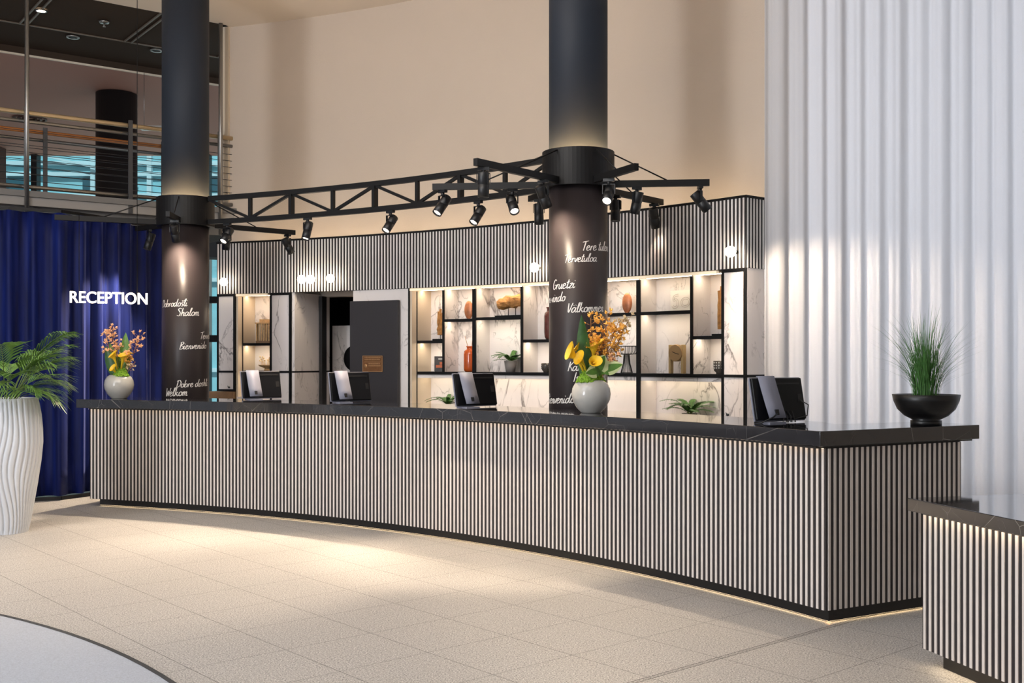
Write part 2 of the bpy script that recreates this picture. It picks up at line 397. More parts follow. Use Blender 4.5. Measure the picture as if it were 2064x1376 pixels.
# ================================================================= SETTING
PER = .0425
def slats_arc(mb, c, R, p0, p1, z0, z1, back=.04, proud=.005, w=.0178, inset=0):
    """dark board on the ring R with light slats standing proud towards the centre"""
    mb.arc(c, R, R + back, p0, p1, z0, z1, 60, 0)
    L = abs(p1 - p0) * R; n = int(L / PER); s = 1 if p1 > p0 else -1
    st = L / n
    for i in range(n):
        a = p0 + s * ((i + .5) * st - w / 2) / R; b = p0 + s * ((i + .5) * st + w / 2) / R
        mb.arc(c, R - proud, R + .001, a, b, z0 + .002, z1 - .002, 1, 1)
def slats_line(mb, a, b, nrm, z0, z1, back=.04, proud=.005, w=.0178, start=.5):
    a, b = Vector((*a[:2], 0)), Vector((*b[:2], 0)); t = (b - a); L = t.length; t.normalize(); nrm = Vector((*nrm[:2], 0)).normalized()
    q = [a, b, b - nrm * back, a - nrm * back]
    mb.prism([(p.x, p.y) for p in q], z0, z1, 0)
    n = int(L / PER); st = L / n
    for i in range(n):
        u = a + t * ((i + start) * st - w / 2); v = a + t * ((i + start) * st + w / 2)
        q = [u + nrm * proud, v + nrm * proud, v - nrm * .001, u - nrm * .001]
        mb.prism([(p.x, p.y) for p in q], z0 + .002, z1 - .002, 1)

# floor
m = MB(); m.box((0, 10, -.05), (36, 36, .1)); struct('floor', m, 'granite_tiles', 'speckled beige granite tiled floor', 'floor')
# white ceiling with the straight edge of the gallery opening on its left
A = Vector((-3.7, 14.1)); G = Vector((-.806, -.592)); NB = Vector((-.592, .806))
ZC = 5.83
OW = .6                                              # the plaster wall stands this far behind the front of the wall unit
pts = [A + G * 14, A]
pw0 = uphi(463, OW); pw1 = uphi(1640, OW)
for i in range(25):
    q = pol(UC, RU + OW + .02, pw0 + (pw1 - pw0) * i / 24); pts.append(Vector((q.x, q.y)))
pts += [Vector((9, 9)), Vector((9, -10)), Vector((-15, -10))]
m = MB(); m.prism([tuple(p) for p in pts], ZC, ZC + .3); struct('ceiling', m, 'ceiling_white', 'smooth warm white ceiling over the lobby', 'ceiling')
def strip(n0, n1, t0, t1): return [tuple(A + G * t + NB * n) for (n, t) in ((n0, t0), (n0, t1), (n1, t1), (n1, t0))]
m = MB(); m.prism(strip(0.0, 2.75, -3, 14), ZC + .02, ZC + .3)
for t in (-.6, .72, 2.05, 3.37, 4.7, 6.0):
    for dt in (0, .09):
        m.prism(strip(.05, 1.55, t + dt, t + dt + .02), ZC + .0, ZC + .025, 1)
m.prism(strip(1.55, 1.57, -3, 14), ZC + .005, ZC + .025, 1)
struct('ceiling_gallery', m, ['ceiling_dark', 'ceiling_groove'], 'dark brown panelled ceiling strip above the gallery walkway', 'ceiling')
YF = 22.6
q0, q1 = A + G * 20 + NB * 2.75, A - G * 6 + NB * 2.75
m = MB(); m.prism([tuple(q0), tuple(q1), (1.5, YF + .1), (-24, YF + .1)], ZC - .08, ZC + .2); m.prism(strip(2.72, 2.75, -6, 20), ZC - .09, ZC - .065, 1); m.prism(strip(2.70, 2.751, -6, 20), ZC - .065, ZC + .03, 2)
struct('ceiling_rear', m, ['ceiling_perforated', 'white_trim', 'ceiling_dark'], 'perforated pinkish ceiling behind the gallery', 'ceiling')
# plaster wall behind the unit, with the doorway left free
pa, pb = uphi(586, OW), uphi(720, OW)
m = MB(); m.arc(UC, RU + OW, RU + OW + .2, pw0, pa, 0, ZC + .1, 16); m.arc(UC, RU + OW, RU + OW + .2, pa, pb, 2.30, ZC + .1, 10)
m.arc(UC, RU + OW, RU + OW + .2, pb, pw1, 0, ZC + .1, 60)
struct('wall_back', m, 'plaster', 'curved beige plaster wall above the wall unit', 'wall')
m = MB(); m.arc(UC, RU + OW - .03, RU + OW + .22, pw0, pw0 + .008, 0, ZC); struct('trim_1', m, 'white_trim', 'pale end strip on the left edge of the plaster wall', 'trim')
m = MB(); m.box((7.6, -1.0, 2.9), (.2, 17.0, 5.8)); struct('wall_right_blocker', m, 'plaster', 'unseen beige side wall added to block light from the right', 'wall')  # out of view, added to keep sky light off the right side
# passage behind the doorway
pq = uphi(672, OW + .9)
m = MB(); m.arc(UC, RU + 1.9, RU + 2.0, pa + .06, pb - .08, 0, 2.5, 8); m.arc(UC, RU + OW + .2, RU + 2.0, pa + .004, pa + .012, 0, 2.5, 2)
m.arc(UC, RU + OW + .2, RU + 2.0, pb - .012, pb - .004, 0, 2.5, 2); m.arc(UC, RU + OW + .2, RU + 2.0, pa + .012, pb - .012, 2.42, 2.5, 4)
m.arc(UC, RU + .52, RU + .62, uphi(652, .55), uphi(646, .55), 0, 2.3, 1)
struct('wall_passage', m, 'passage_black', 'black walls of the staff passage', 'wall')
x0, x1 = uphi(670, OW + .5), uphi(735, OW + .5)
m = MB(); m.arc(UC, RU + OW + .5, RU + OW + .55, x0, x1, 0, uz(688, 656, OW + .5), 4); struct('wall_marble', m, 'white_marble', 'white marble panel seen inside the passage', 'wall')
m = MB(); q = pol(UC, RU + OW + .44, uphi(713, OW + .44), uz(713, 722, OW + .44)); nrm = Vector((UC.x - q.x, UC.y - q.y, 0)).normalized()
m.lathe(q - nrm * .055, [(0.0, 0), (.17, 0), (.17, .03), (.14, .04), (0, .04)], 32, axis=nrm)
tag(obj('round_mirror', m, 'black_metal'), 'round black disc on the marble behind the charcoal door', 'mirror')

# facade, far window wall
YF = 22.6
m = MB()
fx = [-14, -12.1, -9.86, -8.1, -6.3, -4.4, -2.2, 1.0]
for x in fx: m.box((x, YF, 2.9), (.12, .2, 5.8))
for z in (.1, 1.95, 2.75, 4.45): m.box((-6.5, YF, z), (15, .18, .14))
w = struct('window_1', m, 'mullion_black', 'tall glazed facade behind the gallery', 'window')
for i in range(len(fx) - 1):
    m = MB(); m.box(((fx[i] + fx[i + 1]) / 2, YF + .02, 2.9), (fx[i + 1] - fx[i] - .1, .02, 5.7)); o = obj('glass_pane', m, 'teal_glass', w)
# brown wall block and dark column on the gallery level
m = MB(); m.box((-10.65, 21.5, 4.6), (.95, .9, 2.3)); struct('wall_pier', m, 'brown_wall', 'brown wall pier beside the far windows', 'wall')
cp = at(235, 300, 17.4)
m = MB(); m.lathe((cp.x, cp.y, 0), [(.315, 0), (.315, ZC - .09)], 40); tag(obj('gallery_column', m, 'passage_black'), 'round black column behind the gallery railing', 'column')
# gallery walkway slab
m = MB(); m.prism(strip(.0, 1.15, -.2, 12), 3.30, 3.46); m.prism(strip(-.03, .02, -.2, 12), 3.40, 3.47, 1); m.prism(strip(.1, 1.05, -.2, 12), 3.12, 3.3, 1)
struct('floor_gallery', m, ['concrete', 'slab_grey'], 'grey edge of the gallery walkway slab', 'floor')
m = MB(); m.prism([tuple(A + G * t + NB * n) for (n, t) in ((1.6, -2.2), (1.6, .9), (2.0, .9), (2.0, -2.2))], 2.98, 3.28)
struct('trim_2', m, 'passage_black', 'black beam below the gallery', 'trim')
def railing(n, label, rail_m, posts, tall, z0=3.46, h=.92, t0=-.1, t1=9):
    def q(t, z, nn=0): v = A + G * t + NB * (n + nn); return Vector((v.x, v.y, z))
    r = thing('gallery_railing', label, 'railing', q(2, z0), 'gallery railings')
    m = MB(); m.tube([q(t0, z0 + h), q(t1, z0 + h)], .028, 10); obj('handrail', m, rail_m, r)
    m = MB(); m.tube([q(t0, z0 + h - .1), q(t1, z0 + h - .1)], .022, 8); obj('upper_rail', m, 'steel', r)
    m = MB(); m.tube([q(t0, z0 + .06), q(t1, z0 + .06)], .025, 8); obj('bottom_rail', m, 'steel', r)
    for k in range(8):
        m = MB(); z = z0 + .13 + k * .083; m.tube([q(t0, z), q(t1, z)], .004, 5); obj('cable', m, 'steel_dark', r)
    for t in posts:
        m = MB(); top = ZC if t in tall else z0 + h + .06
        m.bar(q(t, z0 - .16, -.03), q(t, z0 + h + .06, -.03), .05, .025, up=Vector((*NB, 0)))
        if t in tall: m.tube([q(t, z0 - .35, -.06), q(t, ZC + .02, -.06)], .026, 10)
        obj('post', m, 'steel' if t in tall else 'steel_dark', r)
    return r
def tpar(x):                                          # parameter along the gallery edge seen in column x
    k = (x - CX) / F; return (A.x - k * A.y) / (k * G.y - G.x)
railing(0.03, 'steel gallery railing with pale handrail, nearer the lobby', 'rail_pale', [tpar(443), tpar(263), tpar(53), tpar(53) + 1.6, tpar(53) + 3.2], [tpar(443), tpar(53)])
railing(1.1, 'gallery railing with orange wooden handrail, behind the steel one', 'rail_wood', [.45, 1.95, 3.45, 5.0], [])
# ceiling fittings
def ceil_at(x, y, z): return at(x, y, F * (z - CAMH) / (HZ - y))
q = ceil_at(83, 22, ZC)
t = thing('downlight', 'lit round downlight in the dark gallery ceiling', 'downlight', q)
m = MB(); m.lathe(q, [(.055, -.006), (.07, -.006), (.07, .01), (.055, .01)], 24, cap=False); obj('rim', m, 'steel_dark', t)
m = MB(); m.lathe(q, [(0, -.002), (.055, -.002), (.055, .005)], 24); obj('lamp', m, 'downlight_lit', t)
for i, (x, y, lab) in enumerate(((147, 75, 'unlit round downlight in the dark gallery ceiling, left one'), (315, 102, 'unlit round downlight in the dark gallery ceiling, beside the left column'))):
    q = ceil_at(x, y, ZC); t = thing('downlight', lab, 'downlight', q, 'unlit gallery downlights')
    m = MB(); m.lathe(q, [(.06, -.008), (.085, -.008), (.085, .01), (.06, .01)], 24, cap=False); obj('rim', m, 'steel', t)
    m = MB(); m.lathe(q, [(0, 0), (.06, 0), (.06, .01)], 24); obj('lamp', m, 'passage_black', t)
q = ceil_at(210, 45, ZC); t = thing('sprinkler_head', 'small sprinkler head under the dark gallery ceiling', 'sprinkler', q)
m = MB(); m.lathe(q, [(0, -.012), (.055, -.012), (.07, .01)], 20); obj('rosette', m, 'steel', t)
m = MB(); m.lathe(q - Vector((0, 0, .06)), [(0, 0), (.02, .002), (.01, .02), (.01, .05)], 12); obj('nozzle', m, 'steel', t)
q = ceil_at(60, 238, ZC - .08)
t = thing('ceiling_vent', 'round air diffuser in the perforated ceiling', 'vent', q)
for r in (.28, .2, .12):
    m = MB(); m.lathe(q, [(r - .03, -.02), (r, -.025), (r, -.001), (r - .05, -.001)], 32, cap=False); obj('ring', m, 'ceiling_dark' if r < .15 else 'brown_wall', t)
m = MB(); q = at(1 + 317, 258, 16.0); m.box(q, (.5, .12, .05)); m.tube([q + Vector((-.2, 0, .02)), q + Vector((-.2, 0, ZC - .08 - q.z))], .004, 5); m.tube([q + Vector((.2, 0, .02)), q + Vector((.2, 0, ZC - .08 - q.z))], .004, 5)
tag(obj('pendant_bar_lamp', m, 'steel'), 'small grey bar lamp hanging behind the gallery near the left column', 'lamp')
# building across the street and shrubs, seen through the glass
t = thing('exterior_building', 'pale teal glass building across the street', 'building', (-8, 34, 0))
m = MB(); m.box((-8, 34.5, 6), (26, 1, 12)); obj('facade', m, 'exterior_teal', t)
for z in (1.2, 4.0, 6.62, 7.28, 7.62, 9.5):
    m = MB(); m.box((-8, 33.95, z), (26, .2, .12)); obj('floor_band', m, 'exterior_pale', t)
for i in range(14):
    m = MB(); m.box((-20 + i * 1.75, 33.93, 6), (.14, .22, 12)); obj('pilaster', m, 'exterior_pale', t)
for i in range(6):
    m = MB(); m.bar((-19 + i * 4, 33.7, 7.95), (-15.6 + i * 4, 33.7, 7.15), .08, .06); obj('roof_strut', m, 'exterior_pale', t)
for i in range(8):
    m = MB(); m.box((-19.2 + i * 3.3, 33.98, 6.95), (1.5, .1, .42)); obj('window', m, 'exterior_dark', t)
for i, x in enumerate((-6.70, -6.40)):
    m = MB(); rng = random.Random(i)
    base = Vector((x, 23.9 + .3 * i, 0))
    for k in range(240):
        h = rng.uniform(.05, 1.9); a = rng.uniform(0, 2 * PI); r = (.085 * (1 - h / 2.1) + .01); c = base + Vector((math.cos(a) * r * rng.uniform(.3, 1), math.sin(a) * r * rng.uniform(.3, 1), h))
        m.ball(c, .035, 5, 0, (1, 1, 1.8))
    tag(obj('cypress_shrub', m, 'tree_dark'), ('dark pointed cypress outside the far window, left one', 'dark pointed cypress outside the far window, right one')[i], 'shrub', 'cypresses outside')

# ================================================================= COLUMNS with lettering
GL = {
 'a': ([[(.82, .85), (.5, 1.0), (.15, .7), (.12, .2), (.4, .03), (.72, .45), (.86, .95), (.8, .3), (.95, .03), (1.15, .2)]], 1.08),
 'b': ([[(.28, 2.0), (.16, 1.0), (.12, .1), (.3, .7), (.6, .95), (.85, .65), (.7, .15), (.35, .02), (.12, .15)]], .95),
 'd': ([[(.76, .85), (.45, 1.0), (.12, .65), (.12, .15), (.4, .03), (.72, .6), (1.0, 2.0), (.82, .6), (.9, .05), (1.15, .2)]], 1.08),
 'e': ([[(.1, .45), (.55, .62), (.62, .92), (.35, 1.0), (.1, .6), (.2, .1), (.5, .02), (.9, .32)]], .85),
 'h': ([[(.32, 2.0), (.1, .0)], [(.14, .35), (.5, .95), (.72, .8), (.66, .2), (.82, .0), (1.02, .2)]], .95),
 'i': ([[(.22, .95), (.1, .3), (.25, .02), (.52, .25)], [(.32, 1.38), (.38, 1.48)]], .5),
 'k': ([[(.32, 2.0), (.1, .0)], [(.75, .98), (.2, .45), (.5, .42), (.72, .02), (1.0, .18)]], .92),
 'l': ([[(.05, .3), (.42, 1.5), (.45, 1.95), (.25, 1.7), (.14, .5), (.28, .02), (.55, .25)]], .5),
 'm': ([[(.2, .95), (.1, .0)], [(.13, .45), (.4, .95), (.52, .7), (.46, .0)], [(.5, .45), (.8, .95), (.94, .75), (.9, .15), (1.05, .0), (1.25, .2)]], 1.2),
 'n': ([[(.2, .95), (.1, .0)], [(.13, .45), (.45, .95), (.62, .75), (.58, .15), (.72, .0), (.92, .2)]], .87),
 'o': ([[(.5, 1.0), (.18, .75), (.14, .25), (.42, .02), (.74, .3), (.74, .8), (.48, 1.0), (.62, .84), (.98, .86)]], .86),
 'r': ([[(.2, .95), (.12, .0)], [(.14, .45), (.4, .9), (.68, .92)]], .66),
 's': ([[(.66, .85), (.42, 1.0), (.2, .78), (.58, .35), (.42, .02), (.1, .12)]], .72),
 't': ([[(.42, 1.75), (.2, .3), (.35, .02), (.62, .25)], [(.0, 1.15), (.68, 1.28)]], .58),
 'u': ([[(.16, .95), (.12, .25), (.35, .02), (.68, .45), (.8, .95), (.72, .25), (.86, .02), (1.08, .2)]], 1.0),
 'v': ([[(.1, .95), (.3, .05), (.7, .95), (.92, .85)]], .76),
 'w': ([[(.1, .95), (.25, .05), (.55, .8), (.7, .05), (1.05, .95), (1.2, .9)]], 1.05),
 'z': ([[(.12, .9), (.66, .95), (.1, .05), (.7, .1)]], .74),
 'B': ([[(.35, 1.95), (.12, .0)], [(.1, 1.75), (.7, 2.0), (.95, 1.6), (.35, 1.05), (.95, .75), (.8, .15), (.05, .05)]], 1.05),
 'D': ([[(.35, 1.9), (.15, .05)], [(.0, 1.7), (.7, 1.95), (1.15, 1.3), (.9, .4), (.05, .02)]], 1.2),
 'G': ([[(1.0, 1.7), (.6, 1.95), (.15, 1.2), (.2, .3), (.55, .02), (.95, .4), (.95, .85), (.55, .85)]], 1.05),
 'I': ([[(.35, 1.95), (.15, .0)]], .45),
 'K': ([[(.35, 1.95), (.12, .0)], [(1.05, 1.9), (.25, .9), (.55, .85), (1.0, .02)]], 1.0),
 'S': ([[(.98, 1.75), (.6, 1.98), (.25, 1.6), (.8, .8), (.6, .08), (.05, .2)]], 1.0),
 'T': ([[(.7, 1.9), (.42, .0)], [(.0, 1.75), (1.3, 1.98)]], .98),
 'V': ([[(.1, 1.9), (.3, .05), (.95, 1.95)]], .85),
 'W': ([[(.1, 1.9), (.2, .05), (.62, 1.3), (.72, .05), (1.3, 1.95)]], 1.12),
 ' ': ([], .5), '-': ([[(.05, .5), (.5, .55)]], .6)}
GL['š'] = (GL['s'][0] + [[(.2, 1.55), (.42, 1.3), (.75, 1.6)]], GL['s'][1]); GL['ä'] = (GL['a'][0] + [[(.35, 1.38), (.4, 1.45)], [(.75, 1.42), (.8, 1.5)]], GL['a'][1])
def smooth(pts, n=6):
    if len(pts) < 3: return [pts[0][i] for i in ()] or [tuple(pts[0][k] + (pts[-1][k] - pts[0][k]) * t / n for k in (0, 1)) for t in range(n + 1)]
    out = []
    for i in range(len(pts) - 1):
        p0 = pts[max(i - 1, 0)]; p1 = pts[i]; p2 = pts[i + 1]; p3 = pts[min(i + 2, len(pts) - 1)]
        for t in range(n):
            u = t / n
            out.append(tuple(.5 * (2 * p1[k] + (p2[k] - p0[k]) * u + (2 * p0[k] - 5 * p1[k] + 4 * p2[k] - p3[k]) * u * u + (3 * p1[k] - p0[k] - 3 * p2[k] + p3[k]) * u ** 3) for k in (0, 1)))
    out.append(pts[-1]); return out
def word_width(w): return sum(GL[c][1] for c in w)
def word_mesh(w, xh, wrap):
    """brush lettering: ribbons of varying width, placed on a surface by wrap(u, v)"""
    m = MB(); x = 0; rng = random.Random(len(w) * 7 + ord(w[0]))
    for c in w:
        for st in GL[c][0]:
            p = smooth([(a + x + .18 * b, b) for a, b in st]); n = len(p); L = []; R = []
            for i in range(n):
                q0 = p[max(i - 1, 0)]; q1 = p[min(i + 1, n - 1)]; tx, ty = q1[0] - q0[0], q1[1] - q0[1]; l = math.hypot(tx, ty) or 1
                wd = (.068 + .052 * abs(ty / l)) * (.75 + .25 * math.sin(PI * min(1, (i + .5) / n * 1.3)))
                nx, ny = -ty / l * wd, tx / l * wd
                L.append((p[i][0] + nx, p[i][1] + ny)); R.append((p[i][0] - nx, p[i][1] - ny))
            m.grid([[wrap(a * xh, b * xh) for a, b in L], [wrap(a * xh, b * xh) for a, b in R]], 0, False)
        x += GL[c][1]
    return m
RCOL = .25
def column(cx, cy, label, words, half, pxc, led=True):
    t = thing('lobby_column', label, 'column', (cx, cy, 0), 'round columns at the counter')
    m = MB(); m.lathe((cx, cy, 0), [(RCOL, 3.0), (RCOL, ZC + .01)], 64); obj('upper_shaft', m, 'column_navy', t)
    m = MB(); m.lathe((cx, cy, 0), [(RCOL, 0), (RCOL, 3.0)], 64); obj('lower_shaft', m, 'column_black', t)
    view = math.atan2(-cy, -cx)
    for (w, x, y, width_px, al) in words:
        d = cy - RCOL; sc = d / F
        a0 = math.asin(max(-1, min(1, (x - pxc) / half)))
        if al == 'm':
            a1 = math.asin(max(-1, min(1, (x + width_px - pxc) / half))); xh = (a1 - a0) * RCOL / word_width(w); s0 = a0
        elif al == 'l': xh = width_px; s0 = a0
        else: xh = width_px; s0 = a0 - word_width(w) * xh / RCOL
        zb = CAMH + (HZ - y) * sc
        lean = .04
        def wrap(u, v, s0=s0, zb=zb):
            a = view + s0 + u / RCOL
            return Vector((cx + (RCOL + .0015) * math.cos(a), cy + (RCOL + .0015) * math.sin(a), zb + v + u * lean))
        o = obj('lettering', word_mesh(w, xh, wrap), 'letter_white', t); o['label'] = 'white brush script word ' + w
    return t
col1 = Vector((-3.577, 11.96)); col2 = Vector((.5655, 9.32))
W1 = [('Dobrodošli', 377, 619, .040, 'r'), ('Shalom', 357, 637, 42, 'm'), ('Tervetuloa', 401, 683, .040, 'l'), ('Bienvenido', 362, 704, 51, 'm'), ('Dobre doshli', 356, 781, .0395, 'l'), ('Welkom', 337, 799, 40, 'm')]
W2 = [('Tere tulemast', 1171, 505, .040, 'l'), ('Tervetuloa', 1137, 529, 64, 'm'), ('Gruetzi', 1115, 582, 43, 'm'), ('Bem-vindo', 1139, 609, .040, 'r'), ('Välkommen', 1143, 630, 71, 'm'), ('Karibu', 1144, 748, .040, 'l'), ('Isten hozott', 1155, 769, .040, 'l'), ('Bienvenido', 1157, 815, .041, 'r')]
column(col1.x, col1.y, 'round black column at the left end of the counter, with white greetings', W1, 46, 374)
column(col2.x, col2.y, 'round black column at the middle of the counter behind the grey vase', W2, 59, 1165)
# collars with radiating light arms
ZA = 3.0
def collar(c, label, tips):
    t = thing('light_collar', label, 'light fitting', (c.x, c.y, 2.96), 'lamp collars on the columns')
    m = MB(); m.lathe((c.x, c.y, 0), [(RCOL + .005, 2.96), (.308, 2.96), (.308, 3.27), (.30, 3.27), (.30, 3.12), (RCOL + .005, 3.12)], 56, cap=False, smooth=False); obj('ring', m, 'black_metal', t)
    m = MB(); m.lathe((c.x, c.y, 0), [(.268, 3.125), (.292, 3.125), (.292, 3.14), (.268, 3.14), (.268, 3.125)], 48, cap=False); obj('light_strip', m, 'led_collar', t)
    for (tx, ty) in tips:
        v = Vector((tx - c.x, ty - c.y, 0)); u = v.normalized(); a = Vector((c.x, c.y, ZA)) + u * .3; b = Vector((tx, ty, ZA))
        m = MB(); m.bar(a, b, .04, .055); o = obj('arm', m, 'black_metal', t)
        m = MB(); m.tube([Vector((c.x, c.y, 3.25)) + u * .305, Vector((c.x, c.y, ZA + .025)) + u * min(.85, v.length * .68)], .006, 6); obj('stay', m, 'black_metal', o)
    return t
T2 = {'nl': (-.277, 8.25), 'l': (-.687, 9.45), 'nr': (.965, 8.46), 'r': (1.667, 9.217), 'fr': (1.4236, 10.37), 'fl': (.166, 10.15)}
T1 = {'l': (-4.80, 11.45), 'n': (-3.527, 11.18), 'fl': (-4.28, 12.44), 'r': (-2.554, 12.83), 'nr': (-2.95, 11.65), 'f': (-3.65, 12.9)}
collar(col1, 'black ring with lamp arms on the left column', [T1[k] for k in ('l', 'n', 'fl', 'r', 'f')])
collar(col2, 'black ring with six lamp arms on the middle column', list(T2.values()))
# truss between the collars, following the ring of the columns
RT = RC + .908
pc1 = math.atan2(col1.y - CC.y, col1.x - CC.x); pc2 = math.atan2(col2.y - CC.y, col2.x - CC.x)
e = .312 / RT; a0, a1 = pc1 - e, pc2 + e
def tp(k, z): return pol(CC, RT, a0 + (a1 - a0) * k / 8, z)
t = thing('lighting_truss', 'curved black lattice truss between the two columns', 'truss', tp(4, 3.0))
for nm, z in (('top_chord', 3.255), ('bottom_chord', 3.0)):
    m = MB(); m.arc(CC, RT - .025, RT + .025, a0, a1, z - .025, z + .025, 32); obj(nm, m, 'black_metal', t)
for k in range(1, 8):
    m = MB(); w = .06 if k % 2 == 0 else .035; p = tp(k, 3.02); m.bar(p, tp(k, 3.235), w, w * .6 if k % 2 == 0 else w, up=Vector((p.y - CC.y, CC.x - p.x, 0))); obj('upright', m, 'black_metal', t)
for k in range(8):
    m = MB(); lo, hi = (tp(k + 1, 3.015), tp(k, 3.24)) if k % 2 == 0 else (tp(k, 3.015), tp(k + 1, 3.24)); m.bar(lo, hi, .028, .028); obj('brace', m, 'black_metal', t)

# ================================================================= TRACK SPOTS
WSPOT = (1.0, .80, .59)
def track_spot(mount, target, label, group, power=60, size=55, lens=True, blend=.6, drop=.125):
    mount = Vector(mount); piv = mount - Vector((0, 0, drop)); d = (Vector(target) - piv).normalized()
    t = thing('track_spotlight', label, 'spotlight', mount, group)
    side = d.cross(Vector((0, 0, 1)))
    side = side.normalized() if side.length > .05 else Vector((1, 0, 0))
    m = MB(); m.box(mount - Vector((0, 0, .012)), (.09, .035, .024), Matrix.Rotation(math.atan2(side.y, side.x), 3, 'Z')); m.lathe(mount - Vector((0, 0, .05)), [(.016, 0), (.016, .03)], 12); obj('adapter', m, 'lamp_black', t)
    m = MB()
    hw = .05
    for s in (-1, 1): m.bar(mount + Vector((0, 0, -.048)) + side * s * hw, piv + side * s * hw, .02, .006, up=side)
    m.bar(mount + Vector((0, 0, -.048)) - side * hw, mount + Vector((0, 0, -.048)) + side * hw, .02, .006); obj('yoke', m, 'lamp_black', t)
    m = MB(); m.lathe(piv, [(0, -.085), (.040, -.085), (.043, -.08), (.043, .008), (.0415, .009), (.0415, .013), (.043, .014), (.043, .105), (.036, .105), (.034, .085)], 28, axis=d, cap=False); bd = obj('body', m, 'lamp_black', t)
    m = MB(); m.lathe(piv, [(0, .09), (.0355, .09), (.0355, .084)], 24, axis=d, cap=False); obj('lens', m, 'lens_lit', bd)
    if power: spot('spot_lamp', piv + d * .115, d, power, size, blend, WSPOT, .035)
    return t
def along(c, tip, k): return (c.x + (tip[0] - c.x) * k, c.y + (tip[1] - c.y) * k, ZA - .0275)
def tr(x): d = ray_circle(x, CC, RT); return Vector(((x - CX) / F * d, d, 2.975))
gt = 'track spotlights on the truss'; g1 = 'track spotlights on the left column'; g2 = 'track spotlights on the middle column'
PW = 260
def inner(p, out, along_=0.0):                        # floor point further inside the round lobby
    v = Vector((p[0] - CC.x, p[1] - CC.y)); r = v.length - out; a = math.atan2(v.y, v.x) + along_ / r
    return pol(CC, r, a, 0)
for x, lab, o_, al in ((458, 'lit black spotlight at the left end of the truss, close to the left column', 2.4, .1), (620, 'black spotlight pointing straight down from the truss, second along from the left column', 1.0, 0), (787, 'lit black spotlight hanging under the middle of the truss', 2.3, .2), (964, 'lit black spotlight at the right end of the truss below the lamp arms', 2.2, .2)):
    p = tr(x); track_spot(p, inner(p, o_, al), lab, gt, PW, 62)
p = along(col2, T2['nl'], .93); track_spot(p, (p[0], p[1], 0), 'black spotlight hanging straight down in front of the truss, left of the middle column', g2, PW, 60)
p = along(col2, T2['nl'], .37); track_spot(p, (col2.x - .14, col2.y - .19, 2.42), 'black spotlight close to the left face of the middle column, washing its greetings', g2, 26, 125, blend=1.0)
p = along(col2, T2['l'], .93); track_spot(p, inner(p, 2.2, .3), 'lit black spotlight at the tip of the left arm of the middle column', g2, PW, 60)
p = along(col2, T2['l'], .45); track_spot(p, (.75, 7.0, 0), 'black spotlight leaning right, halfway along the left arm of the middle column', g2, PW * .3, 50)
p = along(col2, T2['nr'], .55); track_spot(p, (-.2, 5.9, 0), 'lit black spotlight facing the camera at the right edge of the middle column', g2, PW * .8, 60)
p = along(col2, T2['r'], .45); track_spot(p, (.75, 9.6, 1.2), 'black spotlight leaning left on the right arm, nearer the middle column', g2, 14, 45)
p = along(col2, T2['r'], .93); track_spot(p, (3.1, 9.3, 1.0), 'black spotlight leaning right at the tip of the right arm, lighting the white curtain', g2, 120, 92)
p = along(col2, T2['fr'], .9); track_spot(p, (1.75, 11.2, .8), 'black spotlight at the tip of the rear right arm, in front of the striped header', g2, 4, 60)
p = along(col2, T2['fr'], .42); track_spot(p, (.85, 9.6, .5), 'lit black spotlight behind the right edge of the middle column', g2, 30, 60)
p = along(col2, T2['fl'], .8); track_spot(p, (.3, 10.1, 0), 'black spotlight half hidden behind the left edge of the middle column', g2, 20, 60)
p = along(col1, T1['fl'], .72); track_spot(p, (-4.75, 11.95, .5), 'lit black spotlight in front of the blue velvet curtain', g1, 400, 92, blend=1.0)
p = along(col1, T1['n'], .62); track_spot(p, (-3.56, 11.76, 2.45), 'black spotlight in front of the left column, lighting its face', g1, 40, 115, blend=1.0)
p = along(col1, T1['r'], .36); track_spot(p, (-3.6, 12.9, .6), 'dark angled spotlight just right of the left column, behind the lit one', g1, 12, 50)
p = along(col1, T1['r'], .93); track_spot(p, (-1.9, 13.6, 1.2), 'dark angled spotlight at the tip of the right arm of the left column', g1, 20, 60)

# ================================================================= RECEPTION COUNTER
HC = 1.10
pL = cphi(181, RC - .015); pR = math.atan2(6.196 - CC.y, 1.7715 - CC.x)
E = Vector((.88, .474)).normalized(); EN = Vector((E.y, -E.x))       # along the right end, and its outward normal
corner = pol(CC, RC - .012, pR)
ct = thing('reception_counter', 'long curved reception counter with vertical pale slats and black marble top', 'counter', pol(CC, RC + .3, (pL + pR) / 2))
m = MB(); slats_arc(m, CC, RC - .012, pL, pR, .075, 1.0); obj('slatted_front', m, ['dark_board', 'light_slat'], ct)
m = MB(); c2 = Vector((corner.x, corner.y)); slats_line(m, c2 + E * .002, c2 + E * 1.12, EN, .075, 1.0); obj('slatted_end', m, ['dark_board', 'light_slat'], ct)
m = MB(); p0 = pol(CC, RC - .012, pL); slats_line(m, (p0 + Vector((.31, .95, 0)) * .7), p0 + Vector((.31, .95, 0)) * .045, (-.95, .31), .075, 1.0); obj('slatted_end', m, ['dark_board', 'light_slat'], ct)
m = MB(); m.prism([tuple(c2 + E * 1.12 - EN * .04), tuple(c2 + E * 1.12 - EN * .42), tuple(c2 + E * .62 - EN * .42), tuple(c2 + E * .62 - EN * .04)], .0, 1.0); obj('end_cabinet', m, 'dark_board', ct)
m = MB(); m.arc(CC, RC + .02, RC + .06, pL - .009, pR + .001, .0125, .08, 60)
q0 = Vector(pol(CC, RC + .02, pR + .001)[:2]); m.prism([tuple(q0), tuple(q0 + E * 1.06), tuple(q0 + E * 1.06 - EN * .04), tuple(q0 - EN * .04)], .0125, .08); obj('plinth', m, 'plinth_black', ct)
